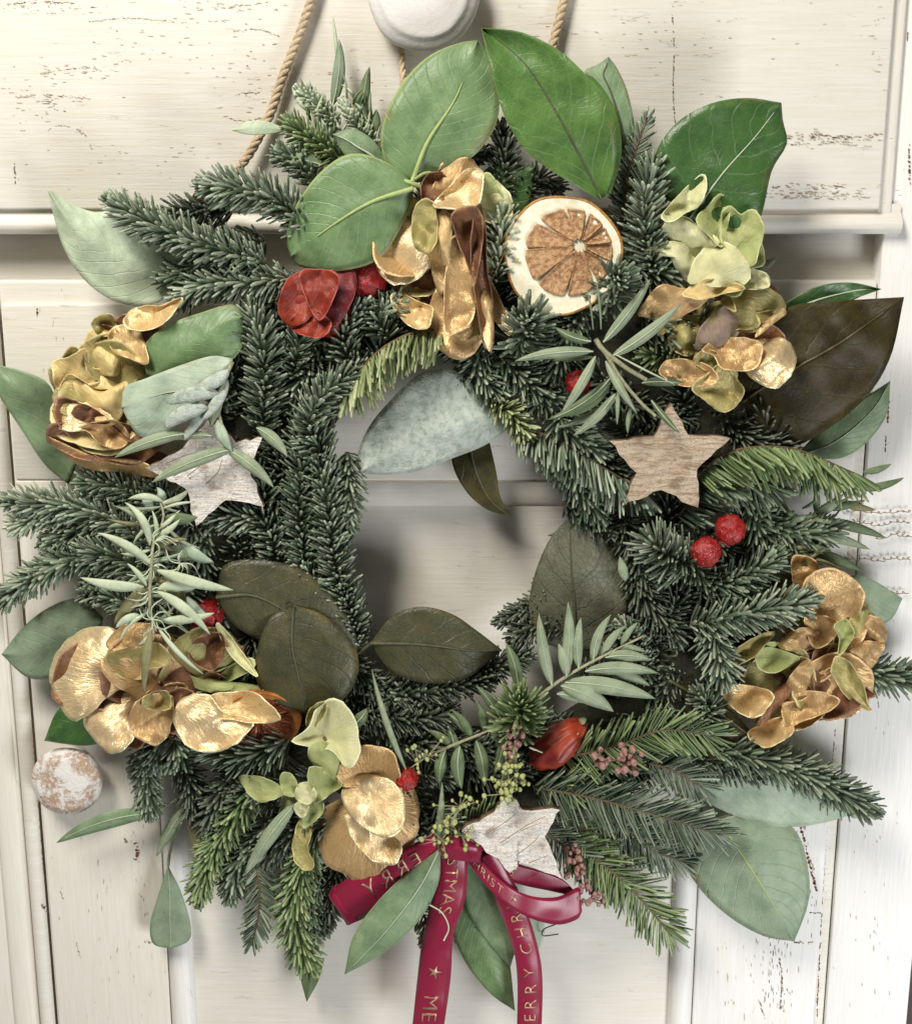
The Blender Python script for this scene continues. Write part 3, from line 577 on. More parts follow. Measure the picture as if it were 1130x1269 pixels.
# ---- narrow-leaved sprigs
sp1 = empty('willow_sprig', 'star-shaped sprig of narrow sage leaves below the big orange slice', 'leaf sprig')
O8, s8 = (620, 340), 5.136
for b, t, w, zs, m, bd in [((655, 430), (955, 30), 70, (150, 158, 150), 'lance', 4), ((710, 520), (1150, 185), 75, (146, 156, 150), 'lance', 6), ((575, 425), (345, 335), 60, (146, 150, 144), 'lance_d', -5),
        ((590, 490), (95, 550), 70, (146, 152, 144), 'lance', 6), ((590, 525), (330, 545), 30, (140, 140, 136), 'lance_d', 0), ((605, 520), (385, 890), 62, (150, 158, 150), 'lance', -4), ((670, 550), (870, 885), 55, (148, 160, 154), 'lance', 3),
        ((700, 660), (300, 925), 60, (132, 138, 130), 'lance_d', -10), ((730, 760), (465, 1025), 60, (130, 136, 130), 'lance', -6), ((700, 680), (380, 900), 70, (128, 134, 128), 'lance_d', -12), ((760, 760), (350, 975), 50, (120, 126, 120), 'lance', -10),
        ((750, 730), (742, 955), 26, (140, 146, 144), 'lance', 0), ((830, 850), (810, 1010), 30, (138, 144, 144), 'lance', 2), ((960, 800), (1140, 1010), 42, (138, 144, 142), 'lance_d', 2), ((900, 690), (1180, 700), 60, (100, 108, 104), 'lance_d', -4),
        ((640, 350), (610, 30), 12, (146, 152, 150), 'lance', 2), ((590, 350), (545, 60), 10, (146, 152, 150), 'lance', 2), ((735, 510), (1110, 700), 12, (148, 152, 148), 'lance_p', 1)]:
    (b, t) = pts(O8, s8, [b, t]); lance(sp1, b, t, w / s8, zs, m, bd / 1.5, rib='rib_p' if w > 40 else None)
tube('stem', [(800, 470, 130), (775, 455, 142), (748, 434, 150), (738, 420, 148)], 2.6, 3.2, M['stem'], sp1)
tube('stem', [(748, 434, 150), (770, 470, 142), (795, 500, 136), (812, 515, 130)], 2.6, 2, M['stem'], sp1)

sp2 = empty('willow_sprig', 'sprig of narrow leaves lying across the left white bark star', 'leaf sprig')
for b, t, w, zs, m, bd in [((232, 537), (142, 567), 15, (140, 146, 140), 'lance', 5), ((290, 556), (188, 598), 17, (138, 150, 144), 'lance', 5), ((280, 556), (339, 604), 16, (138, 148, 142), 'lance', -4), ((318, 530), (356, 566), 15, (116, 124, 122), 'lance', -4),
        ((270, 520), (288, 560), 14, (140, 146, 142), 'pale', 3), ((275, 490), (262, 530), 15, (138, 142, 138), 'lance', 3), ((262, 540), (215, 545), 10, (136, 140, 136), 'lance', 3)]:
    lance(sp2, b, t, w, zs, m, bd, rib='rib_p')
tube('stem', [(268, 500, 136), (276, 530, 140), (285, 556, 138), (300, 575, 130)], 2, 1.4, M['stem'], sp2)
sp3 = empty('silver_leaf_sprig', 'small thick silvery leaves on the pale oval leaf, upper left', 'leaf sprig')
for b, t, w, zs, bd in [((284, 458), (240, 482), 17, (146, 152, 148), -4), ((272, 488), (206, 500), 20, (146, 154, 148), 6), ((258, 505), (204, 530), 19, (148, 154, 146), 6), ((282, 470), (250, 520), 14, (142, 148, 146), -4), ((262, 500), (228, 545), 14, (140, 144, 142), 2)]:
    lance(sp3, b, t, w, zs, 'silver', bd, prof='oval')
tube('stem', [(288, 448, 136), (274, 480, 144), (262, 505, 142)], 2.4, 2, M['stem'], sp3)

sp4 = empty('wattle_sprig', 'tangled sprig of thin pale curling leaves above the lower left gold flower', 'leaf sprig')
O7, s7 = (80, 600), 4.882
for b, t, w, zs, bd, m in [((530, 490), (200, 295), 44, (150, 160, 154), 5, 'lance_p'), ((515, 370), (365, 110), 40, (148, 158, 152), 8, 'lance_p'), ((480, 620), (95, 565), 52, (150, 160, 152), -4, 'lance_p'), ((560, 520), (1020, 640), 56, (150, 162, 152), 3, 'lance_p'),
        ((560, 650), (880, 910), 52, (150, 160, 152), -5, 'lance_p'), ((600, 820), (905, 780), 44, (152, 158, 150), 3, 'lance_p'), ((525, 880), (480, 1265), 44, (150, 156, 148), 2, 'lance_b'), ((560, 860), (840, 1150), 26, (148, 152, 140), 4, 'lance_p'),
        ((740, 680), (860, 790), 40, (140, 144, 140), 3, 'pale'), ((500, 620), (380, 480), 28, (148, 152, 148), 2, 'lance_p'), ((540, 320), (700, 210), 30, (140, 146, 142), 3, 'lance_p'), ((610, 200), (805, 200), 56, (138, 142, 138), 2, 'lance_d'),
        ((520, 400), (350, 400), 18, (146, 150, 146), -3, 'lance_p'), ((500, 630), (300, 850), 60, (138, 144, 136), 3, 'lance_b'), ((450, 790), (310, 870), 36, (140, 146, 140), 3, 'lance_p'), ((560, 640), (830, 620), 60, (142, 150, 146), -4, 'lance_p'),
        ((550, 340), (530, 160), 22, (144, 148, 144), 3, 'lance_p'), ((700, 350), (900, 470), 60, (124, 130, 126), 4, 'pale'), ((600, 560), (760, 730), 70, (128, 134, 130), 4, 'lance_b'), ((640, 380), (830, 420), 70, (122, 128, 124), 4, 'lance'),
        ((380, 250), (260, 265), 22, (124, 128, 124), 2, 'lance'), ((520, 240), (260, 210), 20, (124, 130, 126), -3, 'lance_b'), ((490, 60), (540, 160), 50, (120, 126, 122), 2, 'pale'), ((600, 120), (560, 20), 40, (118, 124, 120), 2, 'pale')]:
    (b, t) = pts(O7, s7, [b, t]); lance(sp4, b, t, w / s7 * 1.25, zs, m, bd, rib=None)
tube('stem', pts3 := [(80 + x / s7, 600 + y / s7, z) for x, y, z in [(535, 900, 140), (515, 700, 148), (525, 500, 150), (540, 350, 146), (600, 200, 136), (560, 60, 122)]], 2.4, 1.3, M['stem'], sp4)
rr = random.Random(9)
for i in range(34):
    y = rr.uniform(80, 900); x = 530 + rr.gauss(0, 14) + (60 if y < 250 else 0); an = rr.choice([0, math.pi]) + rr.uniform(-.9, .9); l = rr.uniform(110, 300); zq = rr.uniform(118, 140)
    (b, t) = pts(O7, s7, [(x, y), (x + l * math.cos(an), y + l * math.sin(an) * .8)]); lance(sp4, b, t, rr.uniform(3.5, 9), (zq, zq + 8, zq + 2), rr.choice(['lance_p', 'lance_p', 'lance', 'lance_b', 'pale']), rr.uniform(-6, 6))
rr = random.Random(5)
for i in range(44):
    a = rr.choice([(525, 500), (540, 350), (515, 650), (700, 480), (530, 820), (600, 880)]); x, y = a; an = rr.uniform(0, 6.28); l = rr.uniform(60, 170)
    q = [(x, y), (x + l * .5 * math.cos(an), y + l * .5 * math.sin(an)), (x + l * math.cos(an + .5), y + l * math.sin(an + .5))]
    tube('tendril', [(80 + u / s7, 600 + v / s7, z) for (u, v), z in zip(q, (146, 150, 144))], .9, .5, M['lance_p'], sp4, n=8, k=4)

sp5 = empty('willow_sprig', 'fan of narrow green leaves reaching past the right edge above the gold flower', 'leaf sprig')
for b, t, w, zs, bd, m in [((1069, 585), (1104, 575), 9, (50, 54, 50), 2, 'lance_d'), ((1065, 606), (1120, 592), 10, (52, 58, 52), 3, 'lance_d'), ((1016, 645), (1098, 667), 13, (62, 68, 62), -3, 'lance_d'), ((997, 660), (1078, 681), 13, (64, 68, 60), -3, 'lance'), ((989, 680), (1068, 708), 15, (64, 68, 60), -3, 'lance_d'),
        ((975, 640), (960, 610), 9, (70, 74, 70), 2, 'lance_d'), ((985, 655), (940, 650), 12, (74, 76, 70), 2, 'lance_d'), ((1005, 640), (1045, 612), 13, (66, 72, 66), 3, 'lance'), ((1020, 630), (1072, 620), 10, (62, 66, 60), 2, 'lance_d'), ((980, 668), (950, 700), 11, (74, 76, 70), 2, 'lance_d'), ((1010, 635), (1010, 605), 9, (68, 72, 68), 2, 'lance_d'),
        ((1040, 620), (1085, 632), 10, (60, 64, 58), 2, 'lance_b'), ((965, 690), (940, 665), 10, (74, 78, 72), 1, 'lance'), ((1000, 665), (1035, 690), 11, (66, 70, 62), 2, 'lance_d'), ((960, 695), (1010, 735), 9, (66, 68, 60), 3, 'lance_b')]:
    lance(sp5, b, t, w, zs, m, bd)
tube('stem', [(955, 705, 66), (985, 670, 72), (1015, 640, 68), (1070, 605, 58)], 2.2, 1.2, M['stem'], sp5)

def pinnate(parent, st, leaves_, mat, sw=2.2):
    tube('stem', st, sw, 1.2, M['stem'], parent)
    for b, t, w, zs, bd in leaves_: lance(parent, b, t, w, zs, mat, bd, rib='rib_p' if w > 10 else None)
sp6 = empty('feathery_leaf_sprig', 'feather-like sprig of long sage leaflets below the grey olive leaf', 'leaf sprig')
pinnate(sp6, [(662, 868, 120), (690, 846, 128), (730, 822, 130), (798, 788, 124)], [((684, 850), (668, 760), 15, (130, 138, 134), -3), ((700, 838), (704, 746), 15, (128, 138, 134), 3), ((702, 838), (692, 798), 14, (134, 138, 134), 2), ((717, 828), (720, 766), 13, (130, 138, 132), -3), ((735, 822), (757, 762), 12, (128, 132, 126), -6),
    ((745, 815), (776, 775), 10, (126, 130, 124), -4), ((700, 846), (812, 866), 21, (130, 138, 130), -5), ((695, 850), (760, 882), 22, (130, 136, 128), -4), ((725, 832), (815, 834), 16, (130, 136, 128), -5), ((750, 815), (806, 818), 14, (128, 134, 124), -4), ((765, 805), (800, 808), 9, (126, 130, 122), -3), ((690, 860), (735, 872), 12, (124, 130, 124), -2),
    ((740, 828), (805, 850), 15, (124, 130, 122), -4), ((770, 802), (790, 772), 8, (124, 126, 120), -3)], 'lance')
sp9 = empty('wispy_sprig', 'wispy pale tuft of fine foliage at the top left beside the left twine', 'leaf sprig')
rr = random.Random(21)
for i in range(46):
    bx, by = rr.uniform(385, 470), rr.uniform(125, 200); a = math.radians(rr.uniform(-150, -60)); l = rr.uniform(18, 46)
    lance(sp9, (bx, by), (bx + l * math.cos(a), by + l * math.sin(a)), rr.uniform(2.2, 4.5), (52, 62, 60), rr.choice(['lance', 'lance_p', 'lance_d', 'pale']), rr.uniform(-4, 4))
for q in [[(455, 215, 56), (430, 170, 60), (400, 125, 58)], [(450, 210, 56), (445, 150, 60), (430, 118, 58)], [(455, 200, 56), (420, 180, 60), (370, 150, 60)]]: tube('stem', q, 1.6, .7, M['stem'], sp9)
sp10 = empty('wispy_sprig', 'wispy green tuft above the right gold flower and beside the berry pair', 'leaf sprig')
for i in range(46):
    bx, by = rr.uniform(930, 1010), rr.uniform(625, 715); a = math.radians(rr.uniform(-70, 50)); l = rr.uniform(20, 52)
    lance(sp10, (bx, by), (bx + l * math.cos(a), by + l * math.sin(a)), rr.uniform(2.5, 7), (76, 88, 80), rr.choice(['lance', 'lance_d', 'lance_d', 'lance_b']), rr.uniform(-4, 4))
for q in [[(925, 690, 76), (970, 665, 82), (1030, 640, 74)], [(925, 690, 76), (970, 690, 82), (1020, 700, 74)]]: tube('stem', q, 1.8, .8, M['stem'], sp10)
sp7 = empty('feathery_leaf_sprig', 'smaller feathery sprig with upright leaflets in the bottom middle of the wreath', 'leaf sprig')
pinnate(sp7, [(535, 935, 100), (565, 922, 110), (600, 908, 116), (616, 900, 118)], [((643, 855), (627, 797), 15, (120, 126, 122), 3), ((585, 915), (560, 880), 10, (112, 116, 110), 3), ((600, 908), (590, 868), 10, (112, 118, 112), 3), ((560, 925), (530, 905), 10, (106, 110, 104), 2), ((570, 925), (572, 978), 17, (112, 120, 114), 4), ((590, 918), (600, 975), 16, (112, 120, 114), -3),
    ((552, 930), (545, 972), 15, (106, 112, 106), 3), ((610, 910), (640, 945), 15, (114, 120, 112), -4), ((625, 905), (612, 960), 12, (116, 120, 112), -3), ((585, 915), (555, 885), 11, (104, 110, 104), 3), ((610, 900), (640, 880), 9, (116, 120, 114), 2), ((620, 890), (590, 850), 12, (110, 114, 108), 2), ((555, 900), (570, 955), 12, (98, 104, 100), -2)], 'lance_d')
lb = lance(None, (503, 954), (461, 830), 8, (120, 132, 126), 'lance', -4, name='grass_blade'); tag(lb, 'thin green blade standing up above the small red berry at the bottom', 'leaf')
lb = lance(None, (545, 1060), (548, 970), 9, (118, 126, 124), 'lance', 0, name='grass_blade'); tag(lb, 'thin green blade above the ribbon knot', 'leaf')
for lab, b, t, w, zs, m, bd in [('narrow sage leaf pointing left beside the worn knob', (190, 1008), (70, 1045), 21, (46, 56, 50), 'mid', 8), ('narrow leaf pointing down at the lower left, beside the tan leaf', (232, 1000), (194, 1062), 15, (48, 56, 50), 'lance', 3),
        ('small dark green leaf beside the yellow green petals', (436, 900), (455, 878), 15, (112, 116, 112), 'lance_d', 2), ('brownish lance leaf at the top left behind the fir', (448, 165), (458, 82), 17, (50, 56, 52), 'lance_d', -3), ('translucent pale thin leaf at the top left', (412, 130), (420, 48), 16, (44, 50, 46), 'blue', 4),
        ('short olive leaf at the top beside the lance leaf', (460, 172), (466, 135), 14, (54, 58, 54), 'lance_d', 2), ('curved dark narrow leaf at the top left', (408, 148), (372, 96), 7, (54, 60, 54), 'lance_d', -5), ('small green leaf end in the centre of the right fir', (775, 720), (768, 690), 12, (98, 102, 98), 'lance', 0),
        ('small green leaf among the top left fir sprigs', (400, 205), (350, 200), 20, (76, 80, 74), 'mid', 4), ('thin yellow tip above the translucent pale leaf', (418, 80), (412, 18), 4, (44, 46, 44), 'lance_p', 1), ('pale green leaf left of the pale twiggy tip at top', (402, 140), (362, 108), 13, (52, 58, 52), 'lance_p', -6)]:
    o = lance(None, b, t, w, zs, m, bd, rib='rib_p' if w > 14 else None, name='narrow_leaf'); tag(o, lab, 'leaf')
    if b in ((190, 1008), (232, 1000)): tube('stalk', [(b[0], b[1], zs[0]), (b[0] + 14, b[1] - 8, zs[0] + 4), (b[0] + 34, b[1] - 20, zs[0] + 10)], 1.4, 1.6, M['stem'], o)

# ------------------------------------------------------------------ flowers
def petal(parent, out, z, mat, base, tilt=None, cup=8., wr=4., label=None, n=44, rings=10, rnd=None, name='petal', grow=1.14):
    rnd = rnd or RL
    c = catmull(out, n, closed=True); cen = c.mean(0); sz0 = np.linalg.norm(c - cen, axis=1).mean(); s0 = rnd.uniform(0, 99)
    c = cen + (c - cen) * (grow + .07 * np.array([mnoise.noise(Vector((p[0] * 2.2 / sz0 + s0, p[1] * 2.2 / sz0, 0))) for p in c]) + .04 * np.array([mnoise.noise(Vector((p[0] * 6 / sz0 + s0, p[1] * 6 / sz0, 0))) for p in c]))[:, None]; size = np.linalg.norm(c - cen, axis=1).mean()
    if tilt is None and mat in ('goldb', 'goldp'): tilt = (rnd.uniform(.1, .4), rnd.uniform(.25, .6))
    if tilt is None: tilt = (rnd.uniform(-.35, .35), rnd.uniform(-.35, .35))
    q = [cen]; ks = [0.]
    for r in range(1, rings + 1):
        f = (r / rings)**.85
        for p in c: q.append(cen + (p - cen) * f); ks.append(f)
    q = np.array(q); ks = np.array(ks); d = q - cen
    sd = rnd.uniform(0, 99); cp = cup * rnd.choice([1, 1, -.7])
    ax = rnd.uniform(0, 3.14); fold = (d[:, 0] * math.cos(ax) + d[:, 1] * math.sin(ax)) / size
    zz = z + d[:, 0] * tilt[0] + d[:, 1] * tilt[1] + cp * .7 * ks**2 - rnd.uniform(2, 7) * np.abs(fold) + rnd.uniform(1, 4) * fold**2
    zz += fbm(q, 1.1 / size, sd, wr * 1.5) + fbm(q, 2.6 / size, sd + 7, wr * .5) * ks + rnd.uniform(2, 4) * ks**6 * np.sin(fold * 5 + sd)
    th = np.arctan2(d[:, 1], d[:, 0]); bd = cen - np.array(base); tb = math.atan2(bd[1], bd[0])
    ccx = q - np.array(base); tr = np.arctan2(ccx[:, 1], ccx[:, 0]) - tb; tr = (tr + math.pi) % (2 * math.pi) - math.pi
    kk = rnd.uniform(5, 9); zz += rnd.uniform(.5, 1.2) * np.sin(tr * kk + sd) * (.3 + ks) * np.clip(np.linalg.norm(ccx, axis=1) / size, 0, 1)
    zz += rnd.uniform(1., 2.4) * np.sin(th * rnd.choice([3, 4, 5]) + sd) * ks**4
    V = P(q[:, 0], q[:, 1], zz); k = n; Fq = []; j = np.arange(k); j2 = (j + 1) % k
    for r in range(rings - 1): Fq.append(np.stack([1 + r * k + j, 1 + (r + 1) * k + j, 1 + (r + 1) * k + j2, 1 + r * k + j2], -1))
    Ft = np.stack([np.zeros(k, int), 1 + j, 1 + j2], -1)
    uv = (q - np.array(base)) / size
    o = newobj(name, mesh_np(name, V, np.vstack(Fq), Ft, uv=uv, col=np.repeat(ks[:, None], 3, 1)), parent, M[mat]); solid(o, .6)
    if label: o['label'] = label
    return o
def flower(label, base, O, s, z0, plist, name='hydrangea_flower', cat='dried flower', group=None, cup=15, wr=8):
    e = empty(name, label, cat, group); b = base
    if len(plist) > 8:
        rn = random.Random(len(label))
        for i, pp in enumerate(plist):      # the petals underneath
            q = np.array(pts(O, s, pp[2])); c = q.mean(0); a = rn.uniform(.35, .8) * rn.choice([-1, 1]); ca, sa = math.cos(a), math.sin(a)
            q = (q - c) @ np.array([[ca, sa], [-sa, ca]]) * 1.05 + c + (np.array(base) - c) * .14
            petal(e, q, z0 - 16 + rn.uniform(-5, 4), {'green': 'green', 'cream': 'green', 'mauve': 'goldg', 'yellow': 'goldg'}.get(pp[0], rn.choice(['bronze', 'gold', 'goldg'])), b, cup=cup, wr=wr)
    for i, pp in enumerate(plist):
        mat, dz, out = pp[0], pp[1], pp[2]; kw = pp[3] if len(pp) > 3 else {}
        petal(e, pts(O, s, out), z0 + dz, mat, b, **{'cup': cup, 'wr': wr, **kw})
    tube('stem', [(b[0], b[1], 30), (b[0] + 2, b[1], z0 + 4)], 3, 2.2, M['stem_r'], e)
    return e
flower('tall gold-painted dried hydrangea at the top centre between the green leaves', (545, 260), (450, 190), 4.88, 108, [
    ('cream', -10, [(715, 150), (790, 170), (870, 240), (895, 320), (870, 390), (760, 400), (690, 340), (690, 250)]),
    ('bronze', 0, [(360, 280), (360, 190), (400, 135), (470, 125), (500, 200), (440, 330), (380, 350)]),
    ('gold', 8, [(430, 330), (450, 170), (560, 65), (630, 50), (690, 110), (715, 170), (690, 300), (640, 350), (520, 350)]),
    ('goldb', 14, [(440, 300), (520, 210), (620, 110), (690, 110), (715, 170), (690, 290), (600, 330), (500, 320)]),
    ('goldb', 4, [(100, 600), (130, 500), (200, 400), (300, 350), (400, 420), (430, 560), (400, 660), (300, 750), (190, 765), (110, 690)], dict(tilt=(.35, .3), cup=-12)),
    ('goldg', 18, [(300, 440), (320, 330), (380, 290), (430, 340), (440, 500), (400, 580), (340, 570), (305, 520)]),
    ('bronze', -8, [(185, 790), (300, 765), (420, 680), (450, 780), (400, 900), (300, 900)]),
    ('goldp', -4, [(185, 860), (230, 850), (330, 900), (400, 930), (400, 1000), (370, 1045), (280, 1030), (190, 930)]),
    ('gold', 10, [(415, 960), (480, 820), (520, 1000), (640, 980), (700, 930), (730, 1080), (680, 1160), (590, 1220), (500, 1190), (430, 1100)]),
    ('bronze', 15, [(660, 520), (700, 360), (740, 480), (745, 700), (775, 850), (782, 1040), (765, 1170), (720, 1080), (690, 900), (660, 700)], dict(tilt=(-.6, 0))),
    ('goldp', 19, [(715, 640), (740, 660), (772, 850), (782, 1040), (765, 1170), (730, 1090), (700, 900)]),
    ('gold', 20, [(540, 540), (600, 560), (640, 700), (670, 880), (640, 1000), (560, 1060), (500, 1050), (500, 800), (520, 640)], dict(tilt=(-.3, .1))),
    ('bronze', 29, [(550, 390), (600, 350), (690, 350), (718, 480), (700, 620), (670, 760), (630, 650), (590, 560), (555, 450)]),
    ('goldp', 26, [(400, 570), (430, 430), (480, 370), (530, 420), (520, 600), (500, 780), (470, 820), (430, 740)], dict(tilt=(.5, 0)))])
flower('dried hydrangea with cream-green petals above and gold and mauve petals below, upper right', (868, 350), (780, 210), 4.70, 100, [
    ('green', 0, [(240, 290), (380, 220), (440, 140), (475, 190), (430, 320), (330, 330)]), ('cream', 6, [(200, 270), (230, 220), (320, 120), (400, 50), (430, 60), (430, 140), (390, 210), (320, 250), (250, 290)]),
    ('green', 2, [(400, 290), (470, 210), (530, 155), (580, 220), (560, 330), (540, 430), (470, 380)]), ('green', 6, [(550, 260), (600, 235), (650, 270), (690, 250), (740, 270), (765, 350), (740, 480), (700, 540), (620, 500), (545, 400), (545, 310)]),
    ('cream', 10, [(205, 340), (240, 300), (310, 290), (400, 340), (490, 390), (495, 430), (420, 470), (280, 430), (220, 390)]), ('cream', 4, [(110, 490), (180, 440), (280, 430), (410, 470), (400, 540), (350, 650), (280, 590), (230, 500)]),
    ('cream', 20, [(360, 640), (400, 530), (470, 450), (550, 435), (620, 480), (680, 570), (660, 660), (560, 670), (430, 660)], dict(cup=-10)), ('cream', 10, [(640, 660), (680, 580), (740, 590), (800, 620), (795, 680), (700, 690)]),
    ('goldg', -2, [(500, 860), (560, 750), (700, 660), (820, 710), (890, 800), (830, 850), (720, 930), (620, 900)]), ('mauve', 8, [(410, 960), (460, 880), (560, 800), (680, 780), (720, 830), (650, 900), (600, 980), (420, 1040)]),
    ('gold', 6, [(70, 830), (180, 690), (300, 700), (420, 720), (430, 760), (330, 830), (200, 880), (120, 850)]), ('yellow', 12, [(330, 720), (430, 650), (530, 645), (660, 690), (540, 720), (430, 750)]), ('goldp', 10, [(740, 970), (780, 900), (880, 820), (900, 845), (830, 900)]),
    ('goldg', -4, [(230, 1000), (320, 885), (380, 930), (410, 1010), (400, 1090), (330, 1120), (260, 1100)]), ('gold', 0, [(230, 1120), (380, 1120), (490, 1180), (470, 1245), (300, 1250), (200, 1190)]), ('goldg', -2, [(460, 1200), (540, 1150), (620, 1230), (650, 1300), (560, 1400), (450, 1340), (380, 1270)]),
    ('goldg', 6, [(380, 1110), (430, 1060), (500, 1070), (530, 1150), (480, 1180), (420, 1150)]), ('gold', 16, [(440, 1050), (530, 1000), (680, 990), (760, 1040), (710, 1150), (600, 1160), (540, 1140), (500, 1080)], dict(tilt=(.1, .5))), ('goldb', 20, [(690, 1010), (830, 980), (910, 1010), (950, 1080), (945, 1160), (880, 1240), (800, 1250), (710, 1190), (690, 1140), (730, 1060)])])
flower('bright gold and yellow dried hydrangea at the left beside the round green leaf', (145, 510), (50, 370), 5.38, 100, [
    ('goldg', -16, [(100, 480), (250, 380), (450, 300), (600, 380), (620, 560), (500, 700), (300, 700), (150, 640)]), ('yellow', -10, [(120, 700), (300, 600), (520, 560), (640, 640), (620, 860), (450, 980), (250, 940), (120, 860)]), ('goldg', -14, [(350, 170), (390, 120), (460, 110), (500, 160), (480, 230), (400, 240)]), ('yellow', -8, [(100, 440), (200, 400), (300, 350), (340, 460), (510, 490), (500, 560), (370, 590), (200, 500), (140, 600)]),
    ('yellow', 0, [(300, 340), (340, 230), (450, 220), (510, 280), (510, 480), (400, 485), (310, 420)]), ('goldp', 4, [(570, 150), (620, 80), (720, 50), (800, 50), (930, 0), (900, 60), (800, 170), (700, 200), (620, 190)]),
    ('goldg', 0, [(560, 430), (640, 400), (720, 470), (740, 570), (610, 540)]), ('goldp', 10, [(470, 270), (490, 210), (570, 180), (640, 200), (690, 310), (700, 420), (600, 390), (500, 350)], dict(cup=-12)),
    ('bronze', -4, [(90, 950), (120, 850), (320, 870), (500, 980), (700, 920), (810, 930), (660, 1080), (500, 1090), (250, 1050)]), ('gold', 2, [(80, 930), (230, 1020), (400, 1060), (640, 1080), (740, 1180), (560, 1150), (380, 1140), (230, 1080)], dict(cup=-6)),
    ('yellow', 6, [(150, 600), (210, 500), (300, 590), (430, 620), (520, 570), (620, 545), (560, 640), (530, 760), (480, 810), (350, 720), (220, 660)]), ('goldb', 12, [(100, 670), (150, 600), (230, 620), (330, 700), (480, 810), (400, 850), (280, 870), (130, 850), (140, 760)]),
    ('bronze', 20, [(220, 770), (270, 710), (360, 740), (450, 820), (370, 835), (280, 810)]), ('gold', 16, [(280, 860), (380, 830), (490, 820), (560, 880), (560, 960), (490, 990), (400, 960), (330, 890)]), ('bronze', 8, [(480, 830), (600, 850), (720, 920), (600, 945), (540, 900)])])
flower('large dried hydrangea with white-gleaming gold petals at the lower left', (195, 845), (50, 760), 3.767, 104, [
    ('gold', -4, [(310, 250), (400, 130), (600, 130), (720, 260), (700, 400), (560, 420), (420, 360)]),
    ('bronze', -12, [(480, 200), (700, 230), (820, 300), (1000, 380), (820, 400), (650, 480), (520, 420)]), ('goldg', -2, [(630, 180), (720, 100), (850, 90), (930, 170), (1000, 260), (1010, 350), (900, 350), (760, 300)]),
    ('bronze', 6, [(700, 200), (760, 105), (845, 110), (850, 190), (800, 260)]), ('cream', 8, [(830, 70), (870, 90), (1000, 270), (960, 260), (880, 180)]), ('green', 6, [(590, 245), (680, 290), (800, 310), (1000, 340), (990, 380), (850, 375), (700, 340), (610, 290)]),
    ('goldb', 6, [(65, 290), (90, 200), (200, 100), (340, 100), (390, 200), (380, 310), (300, 390), (180, 470), (120, 430), (75, 350)], dict(cup=-16, tilt=(.2, .35))), ('gold', 14, [(320, 130), (400, 60), (520, 60), (510, 130), (400, 170), (340, 165)], dict(cup=-8)),
    ('goldg', 4, [(315, 210), (400, 170), (540, 150), (600, 230), (500, 260), (470, 300), (380, 290)]), ('goldb', 10, [(220, 480), (300, 390), (400, 320), (470, 330), (470, 400), (420, 480), (430, 570), (360, 635), (300, 610), (240, 540)], dict(cup=-12)),
    ('bronze', 0, [(590, 400), (660, 360), (720, 400), (660, 470), (650, 560), (600, 560)]), ('gold', 16, [(425, 520), (450, 430), (520, 390), (600, 400), (610, 470), (590, 560), (530, 605), (460, 570)]), ('goldg', 20, [(480, 430), (510, 380), (590, 370), (600, 440), (540, 450)]),
    ('goldb', 22, [(640, 470), (690, 410), (790, 400), (850, 470), (970, 500), (940, 560), (850, 625), (750, 630), (680, 590)], dict(cup=10)), ('goldp', 18, [(790, 400), (900, 375), (1000, 380), (1095, 470), (1080, 500), (990, 505), (900, 490), (830, 480)])])
